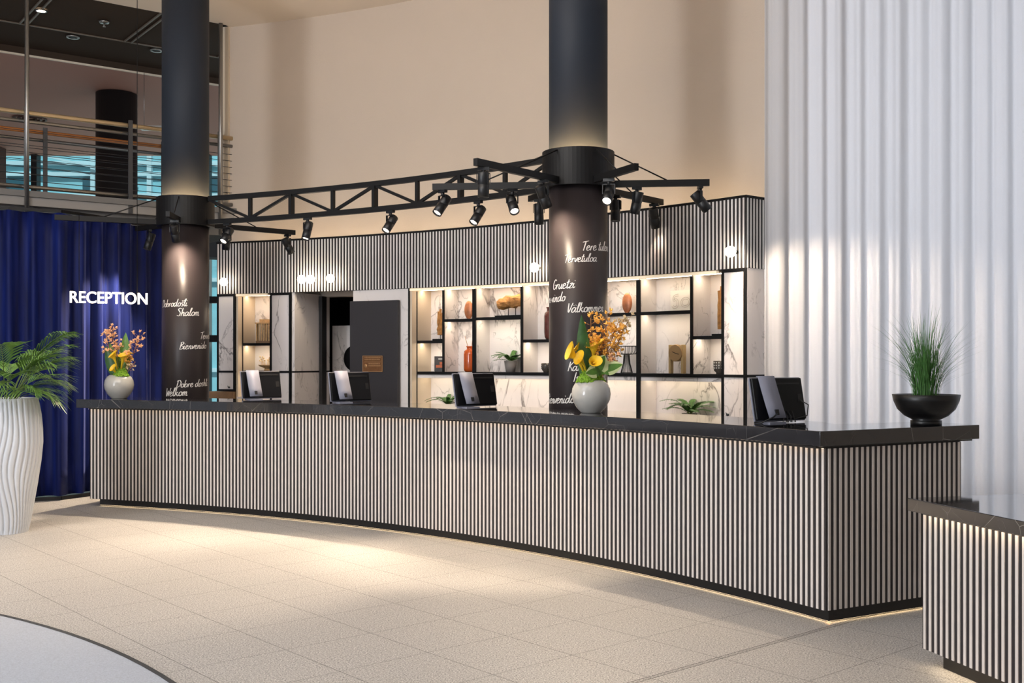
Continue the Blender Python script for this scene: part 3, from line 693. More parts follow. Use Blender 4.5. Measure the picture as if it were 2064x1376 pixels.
m = MB(); m.arc(CC, RC + .022, RC + .035, pL - .009, pR + .001, .0115, .0125, 60); m.prism([tuple(q0 - EN * .002), tuple(q0 + E * 1.06 - EN * .002), tuple(q0 + E * 1.06 - EN * .015), tuple(q0 - EN * .015)], .0115, .0125); obj('floor_light_strip', m, 'led_floor', ct)
m = MB(); m.arc(CC, RC - .036, RC - .028, pL, pR, 1.0001, 1.0006, 60); obj('slab_light_strip', m, 'led_warm', ct)
# marble slab outline
rf = RC - .075
pl2 = cphi(153.3, rf); sc = Vector((1.709, 6.140))
out = []
for i in range(61): out.append(Vector(pol(CC, rf, pl2 + (math.atan2(sc.y - CC.y, sc.x - CC.x) - pl2) * i / 60)[:2]))
out += [sc + E * 1.36, sc + E * 1.36 - EN * .42, sc + E * .62 - EN * .47]
rb = RC + .655; v = sc + E * .62 - EN * .47 - CC; pe = math.atan2(v.y, v.x) + .02
for i in range(61): out.append(Vector(pol(CC, rb, pe + (pl2 - pe) * i / 60)[:2]))
m = MB(); n = len(out)
m.prism([tuple(p) for p in out], 1.012, HC)
o = obj('marble_top', m, 'black_marble', ct, bevel=.004)
m = MB(); m.arc(CC, RC - .055, RC + .6, pL - .002, pR + .03, 1.0005, 1.012, 60); m.prism([tuple(sc + E * .03 - EN * .03), tuple(sc + E * 1.33 - EN * .03), tuple(sc + E * 1.33 - EN * .3), tuple(sc + E * .03 - EN * .3)], 1.0005, 1.012); obj('sub_top', m, 'plinth_black', ct)
# low counter in the right foreground
S0 = Vector((1.957, 5.40)); LU = Vector((.250, -.968)).normalized(); LV = Vector((.968, .250)).normalized()
def lq(u, v): p = S0 + LU * u + LV * v; return (p.x, p.y)
lc = thing('low_counter', 'lower slatted counter with lit edge in the right foreground', 'counter', (*lq(.9, .5), 0))
m = MB(); slats_line(m, lq(.045, .053), lq(1.9, .053), -LV, .085, .745); obj('slatted_front', m, ['dark_board', 'light_slat'], lc)
m = MB(); slats_line(m, lq(.045, .9), lq(.045, .056), -LU, .085, .745); obj('slatted_end', m, ['dark_board', 'light_slat'], lc)
m = MB(); slats_line(m, lq(1.9, .053), lq(1.9, .9), LU, .085, .745); obj('slatted_end', m, ['dark_board', 'light_slat'], lc)
m = MB(); m.prism([lq(.09, .86), lq(1.855, .86), lq(1.855, .9), lq(.09, .9)], .085, .745); obj('back_board', m, 'dark_board', lc)
m = MB(); m.prism([lq(0, 0), lq(1.95, 0), lq(1.95, 1.0), lq(0, 1.0)], .757, .82); obj('marble_top', m, 'black_marble', lc, bevel=.003)
m = MB(); m.prism([lq(.115, .12), lq(1.9, .12), lq(1.9, .9), lq(.115, .9)], 0.002, .085); obj('plinth', m, 'plinth_black', lc)
m = MB(); m.prism([lq(.07, .022), lq(1.9, .022), lq(1.9, .034), lq(.07, .034)], .7558, .7568); obj('slab_light_strip', m, 'led_low', lc)
m = MB(); m.prism([lq(.09, .095), lq(1.9, .095), lq(1.9, .11), lq(.09, .11)], .075, .084); obj('floor_light_strip', m, 'led_low', lc)

# ================================================================= WALL UNIT
ZH = 2.32
p437, p1503 = uphi(437), uphi(1503)
rp = pol(UC, RU, p1503); rd = Vector((rp.x - UC.x, rp.y - UC.y)).normalized(); rn = Vector((rd.y, -rd.x))
t = thing('slatted_header', 'curved black and white slatted header above the shelves', 'wall panel', pol(UC, RU, (p437 + p1503) / 2, ZH))
m = MB(); slats_arc(m, UC, RU, p437, p1503, ZH, 2.945, back=.05); obj('slat_panel', m, ['dark_board', 'white_slat'], t)
m = MB(); b0 = Vector((rp.x, rp.y)); slats_line(m, b0 + rd * .004, b0 + rd * .58, rn, ZH, 2.945); obj('slat_return', m, ['dark_board', 'white_slat'], t)
m = MB(); m.arc(UC, RU - .012, RU + .06, p437, p1503, 2.945, 2.965, 60); m.prism([tuple(b0 + rn * .012 - rd * .012), tuple(b0 + rn * .012 + rd * .58), tuple(b0 - rn * .05 + rd * .58), tuple(b0 - rn * .05)], 2.945, 2.965); obj('top_trim', m, 'black_metal', t)
m = MB(); m.arc(UC, RU + .05, RU + .59, p437, p1503, 2.86, 2.88, 60); obj('top_board', m, 'dark_board', t)
m = MB(); m.arc(UC, RU + .30, RU + .33, p437 - .01, p1503 + .02, 2.88, 2.895, 40); obj('light_strip', m, 'led_wall', t)
ZS = 1.36
def pillar(x0, x1, label, side_right=False, zb=0.0):
    a, b = uphi(x0), uphi(x1); mid = (a + b) / 2
    t = thing('marble_pillar', label, 'pillar', pol(UC, RU + .2, mid, zb), 'marble pillars of the wall unit')
    g = .012 / RU
    for z0, z1 in ((zb + .02, ZS - .012), (ZS + .012, ZH - .03)):
        m = MB(); m.arc(UC, RU + .004, RU + .3, a - g, b + g, z0, z1, 3); obj('marble_panel', m, 'white_marble', t)
    m = MB()
    for p in (a, b): m.arc(UC, RU - .004, RU + .02, p - g, p + g, zb, ZH, 1)
    for z in (ZS, ZH - .015, zb + .012): m.arc(UC, RU - .004, RU + .02, a - g, b + g, z - .012, z + .012, 3)
    obj('black_frame', m, 'black_metal', t); return t
pillar(439, 472, 'narrow marble pillar at the left end of the wall unit', zb=1.12)
pillar(546, 584, 'narrow marble pillar between the left niche and the dark passage')
pr = pillar(1457, 1501, 'marble pillar at the right end of the wall unit')
m = MB(); m.prism([tuple(b0 + rd * .02 + rn * .002), tuple(b0 + rd * .58 + rn * .002), tuple(b0 + rd * .58 - rn * .03), tuple(b0 + rd * .02 - rn * .03)], 0, ZS - .012); m.prism([tuple(b0 + rd * .02 + rn * .002), tuple(b0 + rd * .58 + rn * .002), tuple(b0 + rd * .58 - rn * .03), tuple(b0 + rd * .02 - rn * .03)], ZS + .012, ZH); obj('marble_return', m, 'white_marble', pr)
m = MB(); m.prism([tuple(b0 + rd * .02 + rn * .004), tuple(b0 + rd * .58 + rn * .004), tuple(b0 + rd * .58 - rn * .02), tuple(b0 + rd * .02 - rn * .02)], ZS - .012, ZS + .012); obj('black_band', m, 'black_metal', pr)
# small round socket knobs low on the pillars
for x, y, lab in ((462, 782, 'small dark hook low on the left marble pillar'), (1467, 838, 'small dark hook low on the right marble pillar')):
    p = pol(UC, RU - .012, uphi(x), max(uz(x, y), 1.0) + .01); m = MB(); m.lathe(p, [(0, 0), (.012, 0), (.012, .016)], 12, axis=(math.cos(uphi(x)), math.sin(uphi(x)), 0)); m.tube([p, p + Vector((-.012, -.01, .02))], .004, 6)
    tag(obj('wall_hook', m, 'steel_dark'), lab, 'hook', 'hooks on the marble pillars')
# brown base below the left pillar
m = MB(); m.arc(UC, RU - .02, RU + .42, uphi(418), uphi(472.5), 0, 1.115, 4); tag(obj('base_cabinet', m, 'wood_brown', bevel=.004), 'low brown wooden cabinet under the left marble pillar', 'cabinet')
# passage side wall (marble), door surround and door
a = uphi(585); m = MB(); m.arc(UC, RU + .01, RU + .78, a - .0015, a - .0045, 0, ZS - .01, 1); m.arc(UC, RU + .01, RU + .78, a - .0015, a - .0045, ZS + .01, ZH, 1); m.arc(UC, RU + .01, RU + .78, a - .0015, a - .0044, ZS - .01, ZS + .01, 1, 1)
struct('wall_passage_side', m, ['white_marble', 'black_metal'], 'white marble side wall of the passage', 'wall')
m = MB(); m.arc(UC, RU + .01, RU + .55, uphi(711), uphi(822), 0, ZH - .002, 8); struct('wall_door_side', m, 'white_marble', 'white marble wall around the charcoal door', 'wall')
m = MB(); m.arc(UC, RU + .0, RU + .56, uphi(822.5), uphi(824.5), 0, ZH, 1); struct('trim_3', m, 'black_metal', 'thin black strip beside the lit shelf recess', 'trim')
zd = uz(750, 606, -.05)
m = MB(); m.arc(UC, RU - .06, RU - .012, uphi(705, -.06), uphi(801, -.06), 0, zd, 8); struct('door_1', m, 'door_charcoal', 'plain charcoal sliding door with a bronze plaque', 'door', bevel=.003)
# plaque
a, b = uphi(731, -.07), uphi(771, -.07); z0, z1 = uz(750, 749, -.07), uz(750, 716.5, -.07)
t = thing('bronze_plaque', 'small bronze plaque on the charcoal door', 'plaque', pol(UC, RU - .066, (a + b) / 2, z0))
m = MB(); m.arc(UC, RU - .070, RU - .061, a, b, z0, z1, 3); pl_ = obj('plate', m, 'bronze', t)
m = MB(); g = (b - a)
for (u0, u1, w0, w1) in ((0, 1, 0, .03), (0, 1, .97, 1), (0, .025, 0, 1), (.975, 1, 0, 1)): m.arc(UC, RU - .073, RU - .069, a + g * u0, a + g * u1, z0 + (z1 - z0) * w0, z0 + (z1 - z0) * w1, 1)
obj('border', m, 'bronze_light', pl_)
m = MB(); rng = random.Random(3)
for r in range(6):
    w = .86 - r * .13; x = .09
    if r in (2,): m.arc(UC, RU - .0715, RU - .0695, a + g * .08, a + g * .92, z0 + (z1 - z0) * w, z0 + (z1 - z0) * (w + .02), 1)
    elif r < 5:
        x = .1 if r < 3 else .3
        while x < (.88 if r != 5 else .6):
            ww = rng.uniform(.02, .05); m.arc(UC, RU - .0715, RU - .0695, a + g * x, a + g * (x + ww), z0 + (z1 - z0) * w, z0 + (z1 - z0) * (w + .075), 1); x += ww + .02
p = pol(UC, RU - .072, a + g * .15, z0 + (z1 - z0) * .36); m.lathe(p, [(0, 0), (.022, 0), (.022, .004)], 16, axis=(math.cos(a), math.sin(a), 0))
obj('relief', m, 'bronze_light', pl_)

# display shelving
OG, OB = .11, .40                                     # front of the metal grid, face of the marble back
def gphi(x): return uphi(x, OG)
def shelving(name, label, xl, xr, posts, shelves, bottom, x_in):
    """posts: (x, width); shelves: (x0, x1, z)"""
    aL, aR = uphi(xl), uphi(xr, OG); t = thing(name, label, 'shelf', pol(UC, RU + .3, (aL + aR) / 2, 0))
    g = .0
    m = MB(); m.arc(UC, RU + OB, RU + OB + .06, aL, aR, .9, ZH, 30); obj('back_panel', m, 'white_marble', t)
    m = MB(); m.arc(UC, RU + .02, RU + OB, aL - .0002, aL - .0022, .9, ZH, 1); obj('side_panel', m, 'white_trim', t)
    m = MB(); m.arc(UC, RU + OG, RU + OB, aR - .0012, aR, .9, ZH, 1); obj('side_panel', m, 'white_trim', t)
    m = MB(); m.arc(UC, RU + .05, RU + OB, aL, aR, ZH - .012, ZH + .0, 30); obj('top_panel', m, 'white_trim', t)
    m = MB(); m.arc(UC, RU + .012, RU + .05, aL, aR, ZH - .028, ZH - .002, 30); obj('top_light_strip', m, 'led_line', t)
    for x, w, zb in posts:
        p = gphi(x); m = MB(); m.arc(UC, RU + OG, RU + OG + .018, p - w / 2 / RU, p + w / 2 / RU, zb, ZH - .03, 1); obj('post', m, 'black_metal', t)
        m = MB(); m.arc(UC, RU + OG + .018, RU + OB, p - .007 / RU, p + .007 / RU, max(zb, .95), ZH - .012, 1); obj('partition', m, 'white_marble', t)
    for x0, x1, z in shelves:
        a, b = gphi(x0), gphi(x1); m = MB(); m.arc(UC, RU + OG + .003, RU + OB, a, b, z - .011, z + .011, 6); m.arc(UC, RU + OG + .003, RU + OG + .012, a, b, z - .021, z - .010, 6); obj('shelf', m, 'black_metal', t)
    return t
def strip_led(t, x0, x1, z, s0=.06, s1=.94, o=.20):
    a, b = gphi(x0), gphi(x1); m = MB(); m.arc(UC, RU + o, RU + o + .03, a + (b - a) * s0, a + (b - a) * s1, z - .003, z, 3); obj('light_strip', m, 'led_shelf', t)
zs = lambda x, y: uz(x, y, OG)
Z_TOP = ZH - .013
shv = [(838, 893, zs(865, 688)), (893, 955, zs(922, 644.5)), (955, 1051, zs(1000, 640.5)), (1051, 1118, zs(1078, 686)), (1118, 1195, zs(1240, 633)), (1195, 1286, zs(1250, 632.5)), (1286, 1393, zs(1340, 629)), (1393, 1457, zs(1425, 679))]
mainshelf = shelving('display_shelving', 'long lit marble shelving with black metal grid', 824, 1457,
    [(838, .026, .9), (893, .024, ZS), (955, .045, ZS), (1051, .026, ZS), (1118, .024, ZS), (1195, .024, ZS), (1286, .045, .9), (1393, .026, ZS), (1456, .026, .9)],
    shv + [(838, 1457, ZS)], 0, 0)
for x0, x1, z in shv:
    strip_led(mainshelf, x0, x1, Z_TOP); strip_led(mainshelf, x0, x1, z - .012)
m = MB(); m.arc(UC, RU + OG + .02, RU + OG + .04, gphi(838), gphi(1457), ZS - .06, ZS - .011, 30); obj('valance', m, 'white_marble', mainshelf)
m = MB(); m.arc(UC, RU + .26, RU + .29, gphi(845), gphi(1280), ZS - .03, ZS - .022, 30); m.arc(UC, RU + .26, RU + .29, gphi(1292), gphi(1450), ZS - .03, ZS - .022, 30); obj('light_strip', m, 'led_back', mainshelf)
m = MB(); m.arc(UC, RU + .02, RU + OB + .05, uphi(825), uphi(1456), .90, .945, 40); m.arc(UC, RU + .06, RU + OB + .05, uphi(825), uphi(1456), 0.0, .90, 40); obj('ledge', m, 'white_marble', mainshelf)
niche = shelving('display_niche', 'small lit marble niche with two shelves left of the passage', 474, 546, [(487, .024, 1.05), (545, .02, 1.05)], [(487, 546, zs(515, 693)), (474, 546, ZS)], 0, 0)
strip_led(niche, 487, 546, Z_TOP); strip_led(niche, 487, 546, zs(515, 693) - .012); strip_led(niche, 487, 546, ZS - .012)
m = MB(); m.arc(UC, RU + .02, RU + OB + .05, uphi(475), uphi(545), 0, 1.05, 4); obj('base', m, 'white_marble', niche)

# globe lamps
gl = [(450, 568, 'lit globe lamp at the left end of the slatted header'), (607, 563, 'lit globe lamp above the passage, left one of the touching pair'), (625, 563, 'lit globe lamp above the passage, right one of the touching pair'), (665, 561, 'lit single globe lamp above the charcoal door'), (1076, 539, 'lit globe lamp left of the middle column'), (1471, 507, 'lit globe lamp at the right end of the slatted header')]
for x, y, lab in gl:
    ph = uphi(x, -.1); c = pol(UC, RU - .09, ph, uz(x, y, -.09)); u = Vector((math.cos(ph), math.sin(ph), 0))
    t = thing('globe_lamp', lab, 'wall lamp', c, 'globe lamps on the slatted header')
    m = MB(); m.ball(c, .05, 24); obj('globe', m, 'globe_lit', t)
    m = MB(); m.tube([c + u * .048, c + u * .078], .018, 12); obj('wall_mount', m, 'black_metal', t)

# ================================================================= THINGS ON THE SHELVES
OI = .27
def spot_at(x, z, o=OI): ph = uphi(x, o); return pol(UC, RU + o, ph, z), ph
def frame_of(ph):
    out = Vector((math.cos(ph), math.sin(ph), 0)); tang = Vector((math.sin(ph), -math.cos(ph), 0)); return tang, out   # tang runs to the right in the picture
def plate3(c, pts, thick, ph, mi=0):
    """flat outline in the plane of the shelf front, given thickness"""
    tang, out = frame_of(ph); mb = MB(); n = len(pts)
    f = [c + tang * x + Vector((0, 0, z)) - out * thick / 2 for x, z in pts]; b = [p + out * thick for p in f]
    mb.add(f + b, [tuple(range(n)), tuple(range(2 * n - 1, n - 1, -1))] + [(i, n + i, n + (i + 1) % n, (i + 1) % n) for i in range(n)], mi); return mb
SZ = {i: s[2] + .011 for i, s in enumerate(shv)}; ZB = ZS + .011
# driftwood lump on a stand (wide cell)
def lumpy(c, ph, prof, seed, amp=.012, ring=14):
    """prof: list of (along, centre height, half height, half depth)"""
    tang, out = frame_of(ph); rng = random.Random(seed); rows = []
    for (x, zc, hh, hd) in prof:
        row = []
        for k in range(ring):
            a = 2 * PI * k / ring; j = 1 + rng.uniform(-amp, amp) * 12
            row.append(c + tang * x + out * (hd * math.cos(a) * j) + Vector((0, 0, zc + hh * math.sin(a) * j)))
        row.append(row[0]); rows.append(row)
    m = MB(); m.grid(rows, 0, False)
    n = ring + 1
    m.f.append(tuple(range(ring))); m.m.append(0); m.sm.append(False)
    L0 = (len(rows) - 1) * n; m.f.append(tuple(L0 + i for i in range(ring - 1, -1, -1))); m.m.append(0); m.sm.append(False)
    return m
c, ph = spot_at(1032, SZ[2]); tang, out = frame_of(ph)
t = thing('driftwood_sculpture', 'long gnarled driftwood lump on a low black stand', 'sculpture', c)
m = MB(); m.box(c + Vector((0, 0, .01)), (.38, .12, .02), Matrix.Rotation(ph - PI / 2, 3, 'Z')); obj('base', m, 'black_metal', t)
for k in (-.05, .05):
    m = MB(); m.tube([c + tang * k + Vector((0, 0, .02)), c + tang * k + Vector((0, 0, .1))], .004, 6); obj('rod', m, 'black_metal', t)
obj('driftwood', lumpy(c + Vector((0, 0, .12)), ph, [(-.19, .045, .028, .03), (-.17, .03, .055, .05), (-.12, .028, .06, .06), (-.07, .045, .07, .065), (-.02, .05, .07, .06), (.03, .045, .075, .06), (.08, .06, .07, .06), (.13, .055, .06, .05), (.165, .06, .05, .04), (.185, .07, .02, .02)], 4), 'driftwood', t)
# upright driftwood, left cell and right cell
for (x, i, h, w, lab, seed) in ((888, 0, .30, .045, 'upright driftwood slab on a black stand at the left of the shelving', 5), (1455, 7, .40, .045, 'tall splintered driftwood on a black stand at the right of the shelving', 9)):
    c, ph = spot_at(x, SZ[i]); tang, out = frame_of(ph); t = thing('driftwood_sculpture', lab, 'sculpture', c)
    m = MB(); m.box(c + Vector((0, 0, .01)), (.16, .1, .02), Matrix.Rotation(ph - PI / 2, 3, 'Z')); obj('base', m, 'black_metal', t)
    m = MB(); m.tube([c + Vector((0, 0, .02)), c + Vector((0, 0, .16))], .004, 6); obj('rod', m, 'black_metal', t)
    rng = random.Random(seed); m = MB()
    for k in (-1, 0, 1):
        hh = h * (1 - .1 * abs(k) - .06 * (k > 0)); b = c + tang * k * w * .6 + Vector((0, 0, .065))
        pts = []; rs = []
        for q in range(9):
            pts.append(b + Vector((0, 0, hh * q / 8)) + tang * rng.uniform(-.004, .004) + out * rng.uniform(-.006, .006)); rs.append(w * .42 * (1 - .25 * (q / 8) ** 3) * rng.uniform(.85, 1.1))
        m.tube(pts, rs, 9, smooth=False)
    obj('driftwood', m, 'driftwood', t)
# copper ovals
for x, i, lab in ((945, 1, 'copper oval ornament partly behind the thick shelf post'), (1264, 5, 'copper oval ornament right of the middle column')):
    c, ph = spot_at(x, SZ[i]); tang, out = frame_of(ph); t = thing('oval_ornament', lab, 'ornament', c, 'copper oval ornaments')
    m = MB(); m.ball(c + Vector((0, 0, .105)), .06, 28, 0, (1, .45, 1.72))
    for i_, v in enumerate(m.v): dv = v - c - Vector((0, 0, .105)); m.v[i_] = c + Vector((0, 0, .105)) + tang * dv.x + out * dv.y + Vector((0, 0, dv.z))
    obj('disc', m, 'copper', t)
    m = MB(); m.lathe(c, [(.03, 0), (.03, .006), (.012, .012), (.01, .03)], 16); obj('foot', m, 'copper', t)
# book
c, ph = spot_at(886, ZB); tang, out = frame_of(ph); R3 = Matrix.Rotation(ph - PI / 2 + .35, 3, 'Z')
t = thing('standing_book', 'dark picture book with pale spine standing on the shelf', 'book', c)
m = MB(); m.box(c + Vector((0, 0, .088)), (.115, .03, .175), R3); cv = obj('cover', m, 'book_dark', t)
m = MB(); m.box(c + R3 @ Vector((-.059, -.002, 0)) + Vector((0, 0, .088)), (.006, .033, .176), R3)
sn = obj('spine', m, 'book_spine', t)
m = MB()
for k in range(6): m.box(c + R3 @ Vector((-.0625, -.002, 0)) + Vector((0, 0, .03 + k * .023)), (.002, .02, .012), R3)
obj('spine_print', m, 'book_dark', sn)
m = MB(); m.box(c + R3 @ Vector((.0, -.0155, 0)) + Vector((0, 0, .06)), (.08, .002, .03), R3); m.box(c + R3 @ Vector((.02, -.0155, 0)) + Vector((0, 0, .095)), (.03, .002, .03), R3); obj('cover_picture', m, 'book_orange', cv)
m = MB(); m.box(c + R3 @ Vector((.02, -.0158, 0)) + Vector((0, 0, .145)), (.06, .002, .012), R3); obj('cover_print', m, 'book_spine', cv)
# amber bottle vase
c, ph = spot_at(948, ZB); t = thing('amber_vase', 'orange glass bottle vase with a twig', 'vase', c)
m = MB(); m.lathe(c, [(0, 0), (.055, 0), (.07, .015), (.075, .04), (.075, .2), (.068, .235), (.04, .255), (.04, .275), (.046, .28), (.046, .29), (.036, .29), (.034, .25)], 36, cap=False); obj('body', m, 'amber_glass', t)
for k in ((-.03, .0, .11), (.015, .01, .13)):
    m = MB(); q = c + Vector((k[0] * .3, 0, .12)); m.tube([q, c + Vector((k[0], k[1], .29)), c + Vector((k[0] * 2, k[1], .29 + k[2]))], .003, 5); obj('twig', m, 'twig', t)
# plum vase (ribbed) on the shelf beside the column
c, ph = spot_at(1114, SZ[3]); t = thing('ribbed_vase', 'tall ribbed plum brown glass vase left of the middle column', 'vase', c)
m = MB(); prof = [(0, 0), (.07, 0), (.085, .03), (.09, .08), (.09, .25), (.082, .285), (.062, .3), (.062, .33), (.07, .335), (.07, .345), (.06, .345)]
m.lathe(c, prof, 48, cap=False)
for i, v in enumerate(m.v):
    if i // 48 in range(2, 7): k = i % 48; dv = v - c; f = 1 + (.02 if k % 3 == 0 else -.015); m.v[i] = c + Vector((dv.x * f, dv.y * f, dv.z))
obj('body', m, 'plum_glass', t)
# small tumblers
for x, lab in ((1101, 'small dark ribbed glass tumbler left of the middle column'), (1452, 'small dark patterned glass tumbler beside the right pillar')):
    c, ph = spot_at(x, ZB); t = thing('glass_tumbler', lab, 'tumbler', c, 'dark glass tumblers'); big = x > 1300
    s = 1.25 if big else 1.0
    m = MB(); m.lathe(c, [(0, 0), (.03 * s, 0), (.032 * s, .012 * s), (.047 * s, .025 * s), (.052 * s, .055 * s), (.053 * s, .1 * s), (.048 * s, .1 * s), (.046 * s, .04 * s), (0, .03 * s)], 24, cap=False); obj('cup', m, 'smoke_glass', t)
    m = MB()
    for r in range(3):
        for k in range(16): a = 2 * PI * k / 16; m.ball(c + Vector((math.cos(a) * .0525 * s, math.sin(a) * .0525 * s, (.045 + .02 * r) * s)), .006 * s, 5)
    obj('studs', m, 'steel_dark' if not big else 'book_spine', t)
# wire bowl
c, ph = spot_at(1263, ZB); t = thing('wire_bowl', 'black wire fruit bowl on a flared wire foot', 'bowl', c)
m = MB()
for k in range(20):
    a = 2 * PI * k / 20; u = Vector((math.cos(a), math.sin(a), 0))
    m.tube([c + u * .125 + Vector((0, 0, .27)), c + u * .122 + Vector((0, 0, .225)), c + u * .1 + Vector((0, 0, .195)), c + u * .045 + Vector((0, 0, .19))], .0028, 5)
for r, z in ((.126, .272), (.1, .194), (.045, .19)): m.tube([c + Vector((r * math.cos(2 * PI * k / 32), r * math.sin(2 * PI * k / 32), z)) for k in range(33)], .0035, 5, cap=False)
obj('basket', m, 'black_metal', t)
m = MB()
for k in range(14):
    a = 2 * PI * k / 14; u = Vector((math.cos(a), math.sin(a), 0)); m.tube([c + u * .028 + Vector((0, 0, .19)), c + u * .035 + Vector((0, 0, .1)), c + u * .06 + Vector((0, 0, .003))], .0028, 5)
m.tube([c + Vector((.06 * math.cos(2 * PI * k / 32), .06 * math.sin(2 * PI * k / 32), .004)) for k in range(33)], .0035, 5, cap=False)
obj('foot', m, 'black_metal', t)
# brass clock
c, ph = spot_at(1365, ZB); tang, out = frame_of(ph); t = thing('brass_clock', 'brass table clock with a round face between two posts', 'clock', c)
m = MB()
pts = []
for k in range(17):
    a = PI * k / 16; pts.append((-.085 * math.cos(a), .235 + .045 * math.sin(a)))
arch = [(-.085, 0), *pts, (.085, 0), (.055, 0)] + [(.055 * math.cos(PI * k / 16), .235 + .02 * math.sin(PI * k / 16)) for k in range(17)] + [(-.055, 0)]
for s in (-1, 1):
    m.box(c + tang * s * .075 + Vector((0, 0, .14)), (.028, .05, .28), Matrix.Rotation(ph - PI / 2, 3, 'Z'))
obj('stand', m, 'brass', t, bevel=.006)
m = MB(); m.lathe(c + Vector((0, 0, .2)) - out * .035, [(0, 0), (.078, 0), (.082, .004), (.082, .05), (0, .05)], 40, axis=out, smooth=False); fc = obj('face', m, 'brass_face', t)
for (dx, dz) in ((.045, -.012), (-.03, .012)):
    m = MB(); q = c + Vector((0, 0, .2)) - out * .039; m.bar(q, q + tang * dx + Vector((0, 0, dz)), .004, .006, up=out); obj('hand', m, 'black_metal', fc)
# white card with the number fifty in outline
c, ph = spot_at(1364, SZ[6]); tang, out = frame_of(ph); c += out * .085
t = thing('number_card', 'white card with the number 50 in thin outline on the top shelf', 'card', c)
R3 = Matrix.Rotation(ph - PI / 2, 3, 'Z')
m = MB(); m.box(c + Vector((0, 0, .105)), (.27, .014, .21), R3); cv = obj('panel', m, 'card_white', t)
def fcard(u, v): return c + tang * u + Vector((0, 0, v)) - out * .0085
five = smooth([(-.035, .165), (-.085, .155), (-.095, .115), (-.065, .122), (-.045, .095), (-.055, .055), (-.09, .045), (-.108, .065)], 5); zero = smooth([(.045, .13), (.015, .12), (.0, .09), (.015, .06), (.05, .052), (.08, .065), (.092, .095), (.08, .122), (.045, .13)], 5)
m = MB()
for st in (five, zero):
    for off in (-.009, .009):
        P = []
        for i in range(len(st)):
            q0 = st[max(i - 1, 0)]; q1 = st[min(i + 1, len(st) - 1)]; l = math.hypot(q1[0] - q0[0], q1[1] - q0[1]) or 1
            P.append(fcard(st[i][0] - (q1[1] - q0[1]) / l * off, st[i][1] + (q1[0] - q0[0]) / l * off))
        m.tube(P, .0016, 5)
obj('number_outline', m, 'card_line', cv)
# wooden lantern in the niche
c, ph = spot_at(534, zs(515, 693) + .011); tang, out = frame_of(ph); R3 = Matrix.Rotation(ph - PI / 2 + .45, 3, 'Z')
t = thing('wooden_lantern', 'wooden slatted lantern on the upper niche shelf', 'lantern', c)
m = MB(); m.box(c + Vector((0, 0, .014)), (.2, .2, .028), R3); obj('base', m, 'wood_brown', t)
m = MB(); m.box(c + Vector((0, 0, .248)), (.22, .22, .016), R3); m.box(c + Vector((0, 0, .27)), (.12, .12, .055), R3); obj('top', m, 'lantern_wood', t)
m = MB()
for s in range(4):
    Rs = Matrix.Rotation(s * PI / 2, 3, 'Z')
    for k in range(7): m.box(c + R3 @ (Rs @ Vector((-.09 + k * .03, -.092, 0))) + Vector((0, 0, .134)), (.017, .01, .213), R3 @ Rs)
obj('slats', m, 'lantern_wood', t)
# shallow bowl with dried plant in the niche
c, ph = spot_at(538, ZB); t = thing('dried_plant_bowl', 'small footed wooden bowl of dried flowers in the niche', 'bowl', c)
m = MB(); m.lathe(c, [(0, 0), (.04, 0), (.035, .01), (.025, .03), (.09, .055), (.11, .075), (.1, .075), (.03, .05), (0, .05)], 28, cap=False); obj('bowl', m, 'lantern_wood', t)
rng = random.Random(8); m = MB()
for k in range(26):
    a = rng.uniform(0, 2 * PI); r = rng.uniform(.02, .075); h = rng.uniform(.05, .12); q = c + Vector((math.cos(a) * r, math.sin(a) * r, .06)); e_ = q + Vector((math.cos(a) * .03, math.sin(a) * .03, h)); m.tube([q, e_], .002, 4); m.ball(e_, .01, 6)
obj('dried_flowers', m, 'dry_grass', t)

# ================================================================= PLANTS
def blade(mb, pts, w, side=None, mi=0):
    n = len(pts); L = []; R = []
    for i, p in enumerate(pts):
        t = (pts[min(i + 1, n - 1)] - pts[max(i - 1, 0)]).normalized(); s = t.cross(Vector((0, 0, 1))) if side is None else side - t * side.dot(t)
        if s.length < 1e-3: s = Vector((1, 0, 0))
        s.normalize(); k = i / (n - 1); ww = w * (math.sin(PI * min(.5, .12 + k * .9)) if k < .4 else max(.02, (1 - k) / .6) ** .7) * .5
        L.append(p - s * ww); R.append(p + s * ww)
    mb.grid([L, R], mi, True)
def frond(base, az, length, rise, droop, nl, ll, lw, lean=.55, stem=.4):
    """arched leaf stalk with paired leaflets; returns the mesh (0 leaflets, 1 stalk)"""
    mb = MB(); h = Vector((math.cos(az), math.sin(az), 0)); N = 16; P = []
    for i in range(N + 1):
        k = i / N; P.append(base + h * length * (k * lean * (1 + .6 * k)) + Vector((0, 0, length * (rise * k - droop * k * k))))
    mb.tube(P, [.006 * (1 - .8 * i / N) * (length / .9) + .0008 for i in range(N + 1)], 5, 1)
    for j in range(nl):
        k = stem + (1 - stem) * (j + .5) / nl; i = min(N - 1, int(k * N)); p = P[i].lerp(P[i + 1], k * N - i); t = (P[i + 1] - P[i]).normalized(); s = t.cross(Vector((0, 0, 1))).normalized()
        l = ll * (math.sin(PI * (.22 + .70 * (j + .5) / nl))) + .012
        for sg in (-1, 1):
            d = (s * sg * .7 + t * .8).normalized()
            q = [p, p + d * l * .35 + Vector((0, 0, l * .05)), p + d * l * .7 + Vector((0, 0, -l * .02)), p + d * l + Vector((0, 0, -l * .2 * random.uniform(.5, 1.6)))]
            blade(mb, q, lw, side=t.cross(d).cross(d) * -1)
    return mb
